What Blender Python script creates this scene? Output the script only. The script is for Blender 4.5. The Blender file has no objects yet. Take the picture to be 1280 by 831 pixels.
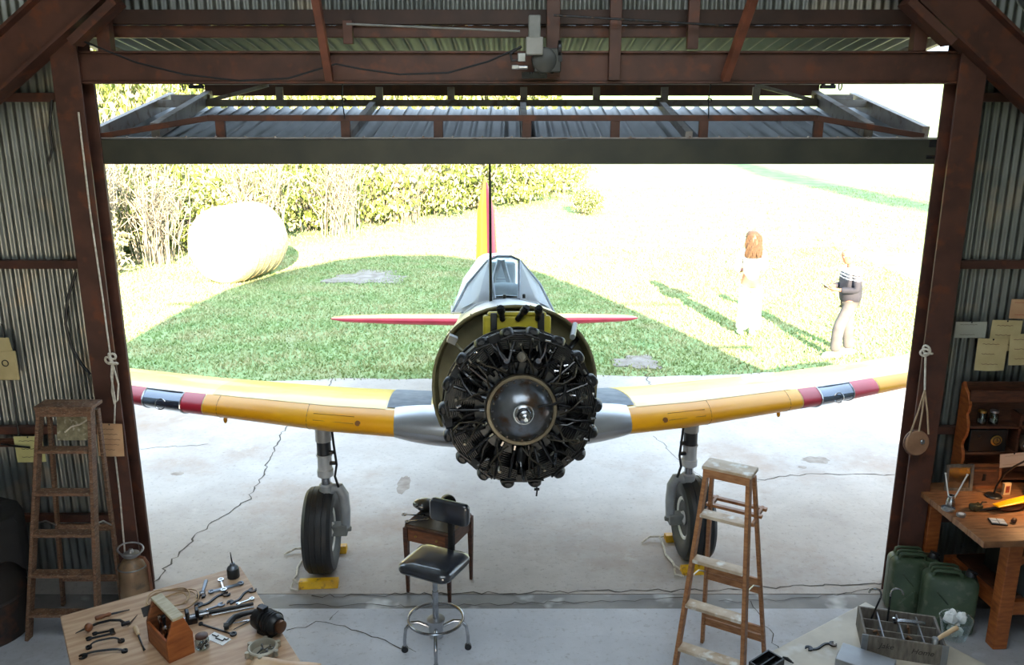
import bpy, bmesh, math, random
import numpy as np
from mathutils import Matrix, Vector, Euler
R = math.radians
random.seed(7)
SC = bpy.context.scene
COL = SC.collection

# ------------------------------------------------------------------ camera, sky, sun, exposure
CAM_H, PITCH, FPX = 3.55, R(14.6), 1047.0
cam_d = bpy.data.cameras.new('camera'); cam_d.sensor_width = 36.0
cam_d.lens = FPX / 1280 * 36.0; cam_d.clip_end = 500; cam_d.clip_start = 0.05
cam = bpy.data.objects.new('camera', cam_d); COL.objects.link(cam)
cam.location = (0, 0, CAM_H); cam.rotation_euler = (math.pi / 2 - PITCH, 0, 0)
SC.camera = cam
SKY_STRENGTH, SUN_STRENGTH, EXPOSURE = 3.7, 28.0, 0.22
w = bpy.data.worlds.new('sky'); SC.world = w; w.use_nodes = True
bg = w.node_tree.nodes['Background']
bg.inputs[0].default_value = (0.62, 0.80, 1.0, 1); bg.inputs[1].default_value = SKY_STRENGTH
sun_d = bpy.data.lights.new('sun', 'SUN'); sun_d.energy = SUN_STRENGTH; sun_d.angle = R(0.6)
sun_d.color = (1.0, 0.82, 0.60)
sun = bpy.data.objects.new('sun', sun_d); COL.objects.link(sun)
SUN_DIR = Vector((-0.155, 0.93, -0.343)).normalized()
sun.rotation_euler = SUN_DIR.to_track_quat('-Z', 'Y').to_euler(); sun.location = (6, -30, 12)
vs = SC.view_settings
vs.view_transform = 'Standard'; vs.look = 'None'; vs.exposure = EXPOSURE; vs.gamma = 1; vs.use_curve_mapping = False

# a pixel of the photograph -> the point of the place it shows, on a level z or a plane y
def _ray(px, py):
    a = (px - 640) / FPX; b = (415.5 - py) / FPX
    return a, math.cos(PITCH) + math.sin(PITCH) * b, -math.sin(PITCH) + math.cos(PITCH) * b
def at(px, py, z=0.0):
    x, y, k = _ray(px, py); t = (z - CAM_H) / k
    return Vector((x * t, y * t, z))
def aty(px, py, yy):
    x, y, k = _ray(px, py); t = yy / y
    return Vector((x * t, yy, CAM_H + k * t))

# ------------------------------------------------------------------ materials
def lin(c):
    return tuple(((v / 255) / 12.92 if v / 255 <= 0.04045 else ((v / 255 + 0.055) / 1.055) ** 2.4) for v in c)
MATS = {}
def mat(name, c1, c2=None, scale=6.0, rough=0.6, metal=0.0, bump=0.0, detail=5.0, stretch=None, spec=0.5, coat=0.0, rvar=0.0, lo=0.35, hi=0.65, c3=None, scale3=40.0):
    if name in MATS: return MATS[name]
    m = bpy.data.materials.new(name); m.use_nodes = True; MATS[name] = m
    nt = m.node_tree; N = nt.nodes; L = nt.links; b = N['Principled BSDF']
    b.inputs['Roughness'].default_value = rough; b.inputs['Metallic'].default_value = metal
    b.inputs['Specular IOR Level'].default_value = spec; b.inputs['Coat Weight'].default_value = coat
    c1 = lin(c1); c2 = lin(c2) if c2 else tuple(v * 0.75 for v in c1)
    tc = N.new('ShaderNodeTexCoord'); mp = N.new('ShaderNodeMapping')
    L.new(tc.outputs['Object'], mp.inputs[0])
    if stretch: mp.inputs['Scale'].default_value = stretch
    n = N.new('ShaderNodeTexNoise'); n.inputs['Scale'].default_value = scale; n.inputs['Detail'].default_value = detail
    L.new(mp.outputs[0], n.inputs['Vector'])
    r = N.new('ShaderNodeValToRGB'); L.new(n.outputs['Fac'], r.inputs[0])
    r.color_ramp.elements[0].position = lo; r.color_ramp.elements[1].position = hi
    r.color_ramp.elements[0].color = (*c1, 1); r.color_ramp.elements[1].color = (*c2, 1)
    out = r.outputs[0]
    if c3:
        n3 = N.new('ShaderNodeTexNoise'); n3.inputs['Scale'].default_value = scale3; n3.inputs['Detail'].default_value = 3
        L.new(mp.outputs[0], n3.inputs['Vector'])
        r3 = N.new('ShaderNodeValToRGB'); L.new(n3.outputs['Fac'], r3.inputs[0])
        r3.color_ramp.elements[0].position = 0.55; r3.color_ramp.elements[1].position = 0.7
        r3.color_ramp.elements[0].color = (0, 0, 0, 1); r3.color_ramp.elements[1].color = (1, 1, 1, 1)
        mx = N.new('ShaderNodeMix'); mx.data_type = 'RGBA'
        L.new(r3.outputs[0], mx.inputs['Factor']); L.new(out, mx.inputs['A']); mx.inputs['B'].default_value = (*lin(c3), 1)
        out = mx.outputs['Result']
    L.new(out, b.inputs['Base Color'])
    if rvar:
        ma = N.new('ShaderNodeMath'); ma.operation = 'MULTIPLY_ADD'
        ma.inputs[1].default_value = rvar; ma.inputs[2].default_value = rough - rvar / 2
        L.new(n.outputs['Fac'], ma.inputs[0]); L.new(ma.outputs[0], b.inputs['Roughness'])
    if bump:
        bn = N.new('ShaderNodeBump'); bn.inputs['Strength'].default_value = bump; bn.inputs['Distance'].default_value = 0.01
        n2 = N.new('ShaderNodeTexNoise'); n2.inputs['Scale'].default_value = scale * 4; n2.inputs['Detail'].default_value = 4
        L.new(mp.outputs[0], n2.inputs['Vector']); L.new(n2.outputs['Fac'], bn.inputs['Height']); L.new(bn.outputs[0], b.inputs['Normal'])
    return m
def milky(name, col, a):
    m = bpy.data.materials.new(name); m.use_nodes = True; MATS[name] = m; N = m.node_tree.nodes; L = m.node_tree.links; b = N['Principled BSDF']
    b.inputs['Base Color'].default_value = (*lin(col), 1); b.inputs['Roughness'].default_value = .15; t = N.new('ShaderNodeBsdfTransparent'); mx = N.new('ShaderNodeMixShader'); mx.inputs[0].default_value = a
    L.new(t.outputs[0], mx.inputs[1]); L.new(b.outputs[0], mx.inputs[2]); L.new(mx.outputs[0], N['Material Output'].inputs[0]); return m
def translucent(name, col, f):
    m = bpy.data.materials.new(name); m.use_nodes = True; MATS[name] = m; N = m.node_tree.nodes; L = m.node_tree.links; N.remove(N['Principled BSDF'])
    t = N.new('ShaderNodeBsdfTranslucent'); t.inputs[0].default_value = (*col, 1); d = N.new('ShaderNodeBsdfDiffuse'); d.inputs[0].default_value = (*col, 1); mx = N.new('ShaderNodeMixShader'); mx.inputs[0].default_value = f
    L.new(d.outputs[0], mx.inputs[1]); L.new(t.outputs[0], mx.inputs[2]); L.new(mx.outputs[0], N['Material Output'].inputs[0]); return m
def glass(name, col=(235, 245, 245), rough=0.02, alpha=0.1):
    if name in MATS: return MATS[name]
    m = bpy.data.materials.new(name); m.use_nodes = True; MATS[name] = m
    nt = m.node_tree; N = nt.nodes; L = nt.links; N.remove(N['Principled BSDF'])
    t = N.new('ShaderNodeBsdfTransparent'); t.inputs[0].default_value = (*lin(col), 1)
    g = N.new('ShaderNodeBsdfGlossy'); g.inputs['Roughness'].default_value = rough
    fr = N.new('ShaderNodeFresnel'); ge = N.new('ShaderNodeNewGeometry'); io = N.new('ShaderNodeMath'); io.operation = 'MULTIPLY_ADD'; io.inputs[1].default_value = 1 / 1.45 - 1.45; io.inputs[2].default_value = 1.45
    L.new(ge.outputs['Backfacing'], io.inputs[0]); L.new(io.outputs[0], fr.inputs['IOR'])
    ma = N.new('ShaderNodeMath'); ma.operation = 'MULTIPLY_ADD'; ma.inputs[1].default_value = 1.0; ma.inputs[2].default_value = alpha * 0.4
    mx = N.new('ShaderNodeMixShader'); L.new(fr.outputs[0], ma.inputs[0]); L.new(ma.outputs[0], mx.inputs[0])
    L.new(t.outputs[0], mx.inputs[1]); L.new(g.outputs[0], mx.inputs[2]); L.new(mx.outputs[0], N['Material Output'].inputs[0])
    return m

def concrete(name, a, b, stain, speck, rough=.6):
    m = bpy.data.materials.new(name); m.use_nodes = True; MATS[name] = m; N = m.node_tree.nodes; L = m.node_tree.links; bs = N['Principled BSDF']; bs.inputs['Roughness'].default_value = rough
    tc = N.new('ShaderNodeTexCoord')
    def noise(sc, det, ro, lo, hi, off=0.0):
        mp = N.new('ShaderNodeMapping'); mp.inputs['Location'].default_value = (off, off * 1.7, 0); L.new(tc.outputs['Object'], mp.inputs[0]); n = N.new('ShaderNodeTexNoise'); n.inputs['Scale'].default_value = sc; n.inputs['Detail'].default_value = det; n.inputs['Roughness'].default_value = ro; L.new(mp.outputs[0], n.inputs['Vector'])
        r = N.new('ShaderNodeMapRange'); r.inputs['From Min'].default_value = lo; r.inputs['From Max'].default_value = hi; L.new(n.outputs['Fac'], r.inputs['Value']); return r.outputs[0]
    def mix(f, A, B, typ='MIX'):
        x = N.new('ShaderNodeMix'); x.data_type = 'RGBA'; x.blend_type = typ; L.new(f, x.inputs['Factor'])
        for k, q in (('A', A), ('B', B)):
            if isinstance(q, tuple): x.inputs[k].default_value = (*lin(q), 1)
            else: L.new(q, x.inputs[k])
        return x.outputs['Result']
    c = mix(noise(.9, 12, .68, .35, .68), a, b); c = mix(noise(.45, 10, .7, .50, .72, 3.3), c, stain); c = mix(noise(22, 6, .75, .55, .75, 1.1), c, speck); c = mix(noise(2.6, 12, .8, .56, .70, 7.0), c, a)
    L.new(c, bs.inputs['Base Color']); bn = N.new('ShaderNodeBump'); bn.inputs['Strength'].default_value = .15; bn.inputs['Distance'].default_value = .01; L.new(noise(30, 8, .7, 0, 1), bn.inputs['Height']); L.new(bn.outputs[0], bs.inputs['Normal']); return m
STEEL = mat('brown_steel', (88, 55, 44), (68, 42, 34), 5, 0.55, bump=0.08, c3=(104, 58, 38), scale3=9)
STEEL_LIT = mat('daylit_olive_steel', (150, 138, 108), (122, 110, 84), 4, 0.5, 0.2)  # olive jamb steel, lightened for the daylight falling on it
CORR = mat('galvanised_sheet', (136, 138, 134), (106, 110, 108), 1.6, 0.42, 0.55, c3=(150, 140, 124), scale3=3.0, rvar=0.15)
CORR_DOOR = mat('galvanised_door_sheet', (118, 122, 126), (92, 96, 100), 2, 0.42, 0.4)
DOORFRAME = mat('grey_door_steel', (172, 164, 158), (146, 136, 128), 5, 0.5, 0.1, c3=(126, 104, 90), scale3=12)
SEAL = mat('dark_green_beam', (64, 64, 54), (48, 50, 44), 4, 0.5)
CONC_IN = concrete('hangar_concrete', (196, 198, 204), (168, 171, 178), (152, 146, 142), (140, 138, 138), .5)
BLACK = mat('black_metal', (26, 27, 29), (16, 16, 18), 14, 0.42, 0.0, rvar=0.3)
DARKIRON = mat('dark_iron', (62, 64, 68), (40, 41, 44), 16, 0.42, 0.8, c3=(84, 70, 60), scale3=22)
CHROME = mat('bright_steel', (190, 192, 196), (150, 152, 156), 12, 0.25, 1.0)
ALU = mat('aluminium', (186, 188, 192), (160, 162, 166), 10, 0.35, 0.9)
GREY = mat('grey_paint', (128, 130, 128), (108, 110, 108), 9, 0.45)
WOODTOP = mat('table_wood', (196, 164, 132), (170, 134, 104), 5, 0.5, stretch=(1, 7, 1), bump=0.06)
WOOD = mat('brown_wood', (140, 86, 52), (104, 60, 36), 5, 0.5, stretch=(2, 2, 12), bump=0.06)
WOODDK = mat('dark_wood', (92, 56, 38), (64, 38, 27), 6, 0.5, stretch=(2, 2, 10), bump=0.08)
WOODORG = mat('orange_wood', (172, 98, 48), (138, 72, 34), 5, 0.45, stretch=(2, 2, 10), bump=0.05)
WOODGREY = mat('weathered_wood', (118, 110, 100), (90, 82, 74), 7, 0.7, stretch=(8, 2, 2), bump=0.12)
OLDLADDER = mat('old_ladder_wood', (122, 88, 64), (84, 58, 42), 9, 0.7, stretch=(2, 2, 9), bump=0.12, c3=(150, 132, 112), scale3=30)
PAPER = mat('aged_paper', (206, 190, 142), (186, 168, 122), 6, 0.8)
PAPER2 = mat('tan_paper', (204, 166, 128), (188, 146, 108), 6, 0.8)
WHITE = mat('white_paint', (235, 235, 232), (222, 222, 220), 8, 0.5)
ROPE = mat('white_rope', (222, 216, 204), (188, 180, 166), 40, 0.8)
RUBBER = mat('black_rubber', (34, 36, 40), (26, 27, 30), 12, 0.55)
LEATHER = mat('black_vinyl', (26, 29, 36), (36, 40, 50), 20, 0.30, coat=1.0, spec=.8)
BRASS = mat('old_brass', (186, 156, 88), (140, 112, 58), 14, 0.35, 0.9)
YELLOW = mat('chock_yellow', (236, 186, 22), (206, 152, 14), 9, 0.5, c3=(150, 110, 40), scale3=25)
INK = mat('dark_ink', (40, 34, 30), (52, 44, 38), 12, 0.7)
GLASS = glass('clear_glass', (240, 246, 246))
CLOTH = mat('white_rag', (226, 226, 224), (196, 198, 200), 14, 0.9, bump=0.3)

# ------------------------------------------------------------------ mesh collecting
def rotm(r):
    if r is None: return Matrix.Identity(3)
    if isinstance(r, Matrix): return r.to_3x3()
    return Euler(r).to_matrix()
class MB:
    def __init__(s): s.v = []; s.f = []
    def add(s, vs_, fs):
        o = len(s.v); s.v += [tuple(p) for p in vs_]; s.f += [tuple(i + o for i in q) for q in fs]; return s
    def box(s, c, d, r=None):
        m = rotm(r); c = Vector(c); x, y, z = (k / 2 for k in d)
        ps = [c + m @ Vector((a * x, b * y, e * z)) for a in (-1, 1) for b in (-1, 1) for e in (-1, 1)]
        return s.add(ps, [(0, 1, 3, 2), (4, 6, 7, 5), (0, 4, 5, 1), (2, 3, 7, 6), (0, 2, 6, 4), (1, 5, 7, 3)])
    def beam(s, a, b, wd, ht, up=(0, 0, 1)):
        a = Vector(a); b = Vector(b); d = (b - a); L = d.length; d.normalize(); u = Vector(up)
        sd = d.cross(u)
        if sd.length < 1e-4: sd = d.cross(Vector((0, 1, 0)))
        sd.normalize(); u = sd.cross(d).normalized()
        m = Matrix((sd, d, u)).transposed()
        return s.box((a + b) / 2, (wd, L, ht), m)
    def ibeam(s, a, b, wd, ht, t=0.014, up=(0, 0, 1)):
        a = Vector(a); b = Vector(b); d = (b - a).normalized(); u = Vector(up); sd = d.cross(u).normalized(); u = sd.cross(d).normalized()
        s.beam(a, b, t, ht - 2 * t, u)
        for k in (-1, 1): o = u * (k * (ht / 2 - t / 2)); s.beam(a + o, b + o, wd, t, u)
        return s
    def loft(s, secs, cap=True, closed=True):
        n = len(secs[0]); vs_ = [p for q in secs for p in q]; fs = []
        for i in range(len(secs) - 1):
            for j in range(n if closed else n - 1):
                k = (j + 1) % n
                fs.append((i * n + j, i * n + k, (i + 1) * n + k, (i + 1) * n + j))
        if cap and closed: fs += [tuple(range(n - 1, -1, -1)), tuple((len(secs) - 1) * n + j for j in range(n))]
        return s.add(vs_, fs)
    def tube(s, pts, r, n=8, closed=False, cap=True, sx=1.0):
        pts = [Vector(p) for p in pts]; k = len(pts); rs = r if isinstance(r, (list, tuple)) else [r] * k
        secs = []; pu = None
        for i, p in enumerate(pts):
            if closed: d = pts[(i + 1) % k] - pts[i - 1]
            else: d = pts[min(i + 1, k - 1)] - pts[max(i - 1, 0)]
            d.normalize()
            if pu is None:
                pu = Vector((0, 0, 1)) if abs(d.z) < 0.9 else Vector((1, 0, 0))
            sd = d.cross(pu); 
            if sd.length < 1e-5: sd = d.cross(Vector((0, 1, 0.1)))
            sd.normalize(); u = sd.cross(d).normalized(); pu = u
            secs.append([p + (sd * math.cos(2 * math.pi * j / n) * sx + u * math.sin(2 * math.pi * j / n)) * rs[i] for j in range(n)])
        if closed: secs.append(secs[0]); cap = False
        return s.loft(secs, cap)
    def cyl(s, a, b, r0, r1=None, n=14):
        return s.tube([a, b], [r0, r0 if r1 is None else r1], n)
    def lathe(s, prof, n=24, o=(0, 0, 0), axis=(0, 0, 1), cap=True):
        ax = Vector(axis).normalized(); q = Vector((0, 0, 1)).rotation_difference(ax).to_matrix(); o = Vector(o)
        secs = [[o + q @ Vector((r * math.cos(2 * math.pi * j / n), r * math.sin(2 * math.pi * j / n), h)) for j in range(n)] for r, h in prof]
        return s.loft(secs, cap)
    def torus(s, c, Rr, r, axis=(0, 0, 1), n=28, m=8):
        ax = Vector(axis).normalized(); q = Vector((0, 0, 1)).rotation_difference(ax).to_matrix(); c = Vector(c)
        return s.tube([c + q @ Vector((Rr * math.cos(2 * math.pi * j / n), Rr * math.sin(2 * math.pi * j / n), 0)) for j in range(n)], r, m, closed=True)
    def ell(s, c, r, n=16, m=10, rot=None):
        q = rotm(rot); c = Vector(c)
        secs = []
        for i in range(m + 1):
            a = -math.pi / 2 + math.pi * i / m; a = max(min(a, 1.56), -1.56)
            secs.append([c + q @ Vector((r[0] * math.cos(a) * math.cos(2 * math.pi * j / n), r[1] * math.cos(a) * math.sin(2 * math.pi * j / n), r[2] * math.sin(a))) for j in range(n)])
        return s.loft(secs)
    def prism(s, poly, t, M=None):
        M = M or Matrix.Identity(4); n = len(poly)
        a = [M @ Vector((x, y, 0)) for x, y in poly]; b = [M @ Vector((x, y, t)) for x, y in poly]
        return s.add(a + b, [tuple(range(n - 1, -1, -1)), tuple(range(n, 2 * n))] + [(i, (i + 1) % n, n + (i + 1) % n, n + i) for i in range(n)])
    def grid(s, fn, nu, nv):
        vs_ = [fn(i / nu, j / nv) for i in range(nu + 1) for j in range(nv + 1)]
        return s.add(vs_, [(i * (nv + 1) + j, (i + 1) * (nv + 1) + j, (i + 1) * (nv + 1) + j + 1, i * (nv + 1) + j + 1) for i in range(nu) for j in range(nv)])
    def mesh(s, name, m, smooth=35, fix=True):
        me = bpy.data.meshes.new(name); me.from_pydata(s.v, [], s.f)
        if fix:
            bm = bmesh.new(); bm.from_mesh(me); bmesh.ops.recalc_face_normals(bm, faces=bm.faces); bm.to_mesh(me); bm.free()
        me.materials.append(m)
        if smooth:
            me.polygons.foreach_set('use_smooth', [True] * len(me.polygons)); me.set_sharp_from_angle(angle=R(smooth))
        me.update(); return me
    def build(s, name, m, parent=None, loc=(0, 0, 0), rot=(0, 0, 0), bevel=0, smooth=35, fix=True):
        o = bpy.data.objects.new(name, s.mesh(name, m, smooth, fix)); COL.objects.link(o)
        o.location = loc; o.rotation_euler = rot
        if parent is not None: o.parent = parent
        if bevel:
            b = o.modifiers.new('bevel', 'BEVEL'); b.width = bevel; b.segments = 2; b.limit_method = 'ANGLE'; b.angle_limit = R(40)
        return o
def link(name, me, parent=None, loc=(0, 0, 0), rot=(0, 0, 0), scale=None):
    o = bpy.data.objects.new(name, me); COL.objects.link(o); o.location = loc; o.rotation_euler = rot
    if scale: o.scale = scale
    if parent is not None: o.parent = parent
    return o
def tag(o, label=None, cat=None, group=None, kind=None):
    if label: o['label'] = label
    if cat: o['category'] = cat
    if group: o['group'] = group
    if kind: o['kind'] = kind
    return o
def thing(name, label, cat, loc=(0, 0, 0), rz=0.0, group=None):
    o = bpy.data.objects.new(name, None); COL.objects.link(o); o.empty_display_size = 0.1
    o.location = loc; o.rotation_euler = (0, 0, rz)
    return tag(o, label, cat, group)
def struct(name, label=None):
    o = bpy.data.objects.new(name, None); COL.objects.link(o); return tag(o, label, kind='structure')
def text(name, s, size, m, parent, loc, rot, shear=0.0, align='CENTER', ext=0.0004):
    c = bpy.data.curves.new(name, 'FONT'); c.body = s; c.size = size; c.align_x = align; c.align_y = 'CENTER'; c.shear = shear; c.extrude = ext
    c.materials.append(m); o = bpy.data.objects.new(name, c); COL.objects.link(o)
    me = bpy.data.meshes.new_from_object(o.evaluated_get(bpy.context.evaluated_depsgraph_get())); bpy.data.objects.remove(o)
    o = bpy.data.objects.new(name, me); COL.objects.link(o); o.location = loc; o.rotation_euler = rot
    if parent is not None: o.parent = parent
    return o
# ================================================================== THE HANGAR
WY = 5.87                                   # inner face of the front wall
# ---- floor: hangar slab, door sill strip, outdoor apron with cracks
floor = MB().box((0, -0.75, -0.1), (11.0, 12.5, 0.2)).build('floor', CONC_IN); tag(floor, 'grey concrete slab inside the hangar', kind='structure')
CONC_OUT = concrete('apron_concrete', (184, 177, 170), (158, 149, 142), (148, 124, 104), (126, 118, 110), .62)
CONC_SILL = mat('sill_concrete', (136, 132, 128), (104, 102, 100), 2.5, 0.5, bump=0.1, c3=(206, 206, 204), scale3=3.0)
MB().box((0, 5.62, -0.1), (11.0, 0.26, 0.194)).build('sill_strip', CONC_SILL, floor)
ap = MB()
def apron_edge(x): return 11.15 + 0.045 * x + 0.05 * math.sin(x * 2.1) + 0.03 * math.sin(x * 5.3 + 1)
xs = [-14 + i * 0.4 for i in range(71)]
ap.add([(x, 5.70, 0.0) for x in xs] + [(x, apron_edge(x), 0.0) for x in xs] + [(x, apron_edge(x), -0.15) for x in xs] + [(x, 5.70, -0.08) for x in xs],
       [(i, i + 1, 71 + i + 1, 71 + i) for i in range(70)] + [(213 + i, 213 + i + 1, i + 1, i) for i in range(70)] + [(71 + i, 71 + i + 1, 142 + i + 1, 142 + i) for i in range(70)])
apron = ap.build('floor_apron', CONC_OUT, smooth=0); tag(apron, 'pale weathered concrete apron outside the hangar door', kind='structure')
CRACKM = mat('crack_dirt', (66, 60, 54), (84, 78, 70), 20, 0.9)
def crack(pts, wd, parent=None):
    pts = [at(*p) for p in pts]; out = []
    rnd = random.Random(len(pts) + int(pts[0].x * 100))
    for a, b in zip(pts, pts[1:]):
        n = max(2, int((b - a).length / 0.06))
        for i in range(n):
            p = a.lerp(b, i / n); p += Vector((rnd.uniform(-.025, .025), rnd.uniform(-.025, .025), 0)); out.append(p)
    out.append(pts[-1]); m = MB(); L_ = []; R_ = []
    for i, p in enumerate(out):
        d = (out[min(i + 1, len(out) - 1)] - out[max(0, i - 1)]).normalized(); s = Vector((-d.y, d.x, 0)) * wd * rnd.uniform(.35, 1)
        L_.append(p + s + Vector((0, 0, .002))); R_.append(p - s + Vector((0, 0, .002)))
    n = len(out); m.add(L_ + R_, [(i, i + 1, n + i + 1, n + i) for i in range(n - 1)])
    return m.build('crack', CRACKM, parent, smooth=0)
for pts, wd in [([(418, 472), (405, 500), (352, 540), (330, 590), (310, 625), (250, 665), (215, 700), (186, 735)], .009),
                ([(806, 466), (818, 490)], .008), ([(948, 600), (1010, 592), (1125, 594)], .008), ([(818, 545), (850, 575), (880, 600), (948, 602)], .004),
                ([(164, 562), (260, 555)], .005), ([(390, 745), (640, 741), (860, 738), (1110, 728)], .009),
                ([(365, 756), (530, 757), (720, 752), (860, 748)], .006), ([(900, 752), (1000, 748), (1105, 736)], .006)]:
    crack(pts, wd, apron)
for pts, wd in [([(360, 790), (395, 778), (420, 779), (520, 815)], .005), ([(942, 752), (975, 815)], .004), ([(420, 762), (412, 775)], .004)]:
    crack(pts, wd, floor)
# manhole-like oil patches lying on the apron
STAIN = mat('oil_stain', (120, 104, 90), (146, 134, 122), 12, 0.55)
rnd = random.Random(3)
for (px, py, rx, ry) in [(505, 605, .07, .22), (1020, 575, .16, .10), (790, 452, .0, .0), (1003, 584, .05, .04), (222, 592, .07, .05)]:
    if rx == 0: continue
    c = at(px, py); pl = [(c.x + rx * math.cos(a) * rnd.uniform(.7, 1.1), c.y + ry * math.sin(a) * rnd.uniform(.7, 1.1)) for a in [i * math.tau / 22 for i in range(22)]]
    MB().add([(x, y, .0015) for x, y in pl], [tuple(range(22))]).build('stain', STAIN, apron, smooth=0)

# ---- roof arch, side and back walls
PROF = [(-5.05, -.1), (-5.05, 2.3), (-4.75, 3.2), (-4.1, 4.15), (-3.1, 4.95), (-1.9, 5.5), (-0.7, 5.75), (0.7, 5.75), (1.9, 5.45), (2.8, 4.95), (3.45, 4.15), (3.95, 3.2), (4.45, 2.2), (4.75, 1.5), (4.78, -.1)]
def roof_z(x):
    for (a, b), (c, d) in zip(PROF, PROF[1:]):
        if a <= x <= c and c > a: return b + (d - b) * (x - a) / (c - a)
    return 0
def corr(y, p=0.076, a=0.009): return a * math.cos(2 * math.pi * y / p)
roof = MB()
NY = 1070; Y0, Y1 = -7.5, 6.02
ctr = Vector((0, 0, 1.5))
def rfn(u, v):
    k = v * (len(PROF) - 1); i = min(int(k), len(PROF) - 2); t = k - i; y = Y0 + (Y1 - Y0) * u
    a = Vector((PROF[i][0], 0, PROF[i][1])).lerp(Vector((PROF[i + 1][0], 0, PROF[i + 1][1])), t)
    d = (a - ctr); d.y = 0; d.normalize(); p = a + d * corr(y); p.y = y; return p
roof.grid(rfn, NY, len(PROF) - 1)
FILL_PANELS = [(sg, a_, a_ + 1.2) for sg in (5, 6, 7) for a_ in (-.2, 1.05, 2.3)]  # translucent roof panels added out of view for soft indoor fill light
nseg = len(PROF) - 1; keepf = []; panels = [MB() for _ in FILL_PANELS]
for fi, q in enumerate(roof.f):
    y_ = Y0 + (Y1 - Y0) * (fi // nseg + .5) / NY; hit = [k for k, (sg, a, b) in enumerate(FILL_PANELS) if fi % nseg == sg and a < y_ < b]
    if hit: panels[hit[0]].add([roof.v[i] for i in q], [(0, 1, 2, 3)])
    else: keepf.append(q)
roof.f = keepf
ro = roof.build('ceiling', CORR, smooth=0, fix=False); tag(ro, 'corrugated galvanised arched roof over the hangar', kind='structure')
WALLB = mat('back_wall_sheet', (150, 148, 142), (120, 118, 112), 2, 0.6)
bk = MB(); DW, DH = 1.7, 3.2  # doorway size; the opening is added out of view for warm fill light
MB_ = Matrix.Translation((0, -7.35, 0)) @ Matrix.Rotation(R(90), 4, 'X')
LP_ = [p for p in PROF if p[0] <= -DW]; RP_ = [p for p in PROF if p[0] >= DW]
bk.prism(LP_ + [(-DW, roof_z(-DW)), (-DW, -.1)], .1, MB_); bk.prism([(DW, -.1), (DW, roof_z(DW))] + RP_, .1, MB_)
bk.prism([(-DW, DH), (-DW, roof_z(-DW))] + [p for p in PROF if -DW < p[0] < DW] + [(DW, roof_z(DW)), (DW, DH)], .1, MB_)
tag(bk.build('wall_back', WALLB), 'rear hangar wall with an unseen doorway added for fill light', kind='structure')

FILL_SHEET = translucent('fill_light_fibreglass', (.72, .82, .90), .7)
for p_ in panels: p_.build('added_fill_sheet', FILL_SHEET, ro, smooth=0, fix=False)
# ---- front wall: corrugated sheets, each a part
wall_f = struct('wall_front', 'corrugated galvanised front wall around the open door')
def sheet(x0, x1, z0, ztop, y, name='corrugated_sheet', parent=None, m=CORR, ph=0.0):
    n = max(8, int((x1 - x0) / 0.06 * 8)); mb = MB()
    v = []
    for i in range(n + 1):
        x = x0 + (x1 - x0) * i / n; yy = y + 0.009 * math.cos(2 * math.pi * (x + ph) / 0.06); zt = ztop(x) if callable(ztop) else ztop
        v += [(x, yy, z0), (x, yy, zt)]
    mb.add(v, [(2 * i, 2 * i + 2, 2 * i + 3, 2 * i + 1) for i in range(n)])
    return mb.build(name, m, parent, smooth=60, fix=False)
for k in range(3):
    for sgn in (-1, 1):
        a = 2.86 + k * 0.745; b = min(a + 0.76, 5.0)
        x0, x1 = (a + .12, min(b + .12, 4.7)) if sgn > 0 else (-b, -a)
        sheet(x0, x1, 0.0, lambda x: roof_z(x) - 0.0, WY + 0.06 + 0.004 * (k % 2), parent=wall_f, ph=.01 * k)
for k in range(8):
    x0 = -2.9 + k * 0.735; sheet(x0, min(x0 + 0.755, 2.9), 4.19, lambda x: roof_z(x) - 0.02, WY + 0.02 + .004 * (k % 2), parent=wall_f)
g = MB()
for sgn in (-1, 1):
    for z in (0.55, 1.27, 2.52, 3.66):
        MB().box((sgn * 3.93 + (.05 if sgn > 0 else 0), WY + .005, z), (1.9 if sgn > 0 else 2.15, .05, .06)).build('girt', STEEL, wall_f, bevel=.004)
# ---- steel frame
fr = struct('steel_frame', 'brown painted steel frame of the door opening')
for sgn in (-1, 1):
    x = -2.85 if sgn < 0 else 2.945
    m = MB(); m.box((x, 5.60, 2.0), (.178, .016, 4.06)).box((x, 5.77, 2.0), (.178, .016, 4.06)).box((x, 5.685, 2.0), (.02, .16, 4.06))
    m.build('post', STEEL, fr, bevel=.003)
    jx = -2.868 if sgn < 0 else 2.972
    m = MB(); m.box((jx, 5.86, 1.92), (.10, .10, 3.84)); m.box((jx, 5.86, 3.80), (.13, .13, .07))
    m.build('door_jamb', STEEL_LIT if sgn > 0 else STEEL, fr, bevel=.004)
    # arch rib, straight members of the polygonal arch
    pts = [(sgn * 4.75, 5.55, 2.0), (sgn * 4.45, 5.55, 2.75), (sgn * 3.62, 5.55, 3.55), (sgn * 2.05, 5.55, 4.75), (0, 5.55, 5.35)] if sgn < 0 else [(4.42, 5.55, 1.8), (4.0, 5.55, 2.7), (3.46, 5.55, 3.62), (2.05, 5.55, 4.75), (0, 5.55, 5.35)]
    for a, b in zip(pts, pts[1:]):
        m = MB(); d = (Vector(b) - Vector(a)).normalized(); n = Vector((-d.z * -1, 0, -d.x))
        m.ibeam(a, b, .17, .27, .018, up=Vector((0, 1, 0)).cross(d)); m.build('arch_rib', STEEL, fr)
    MB().beam((sgn * 2.72, 5.50, 3.98), (sgn * 2.42, 5.50, 4.22), .14, .05).build('gusset', STEEL, fr)
    # second column piece hanging beside the rib
    MB().box((sgn * 2.60, 5.66, 4.12), (.085, .07, .36)).build('strut', STEEL, fr, bevel=.003)
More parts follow.
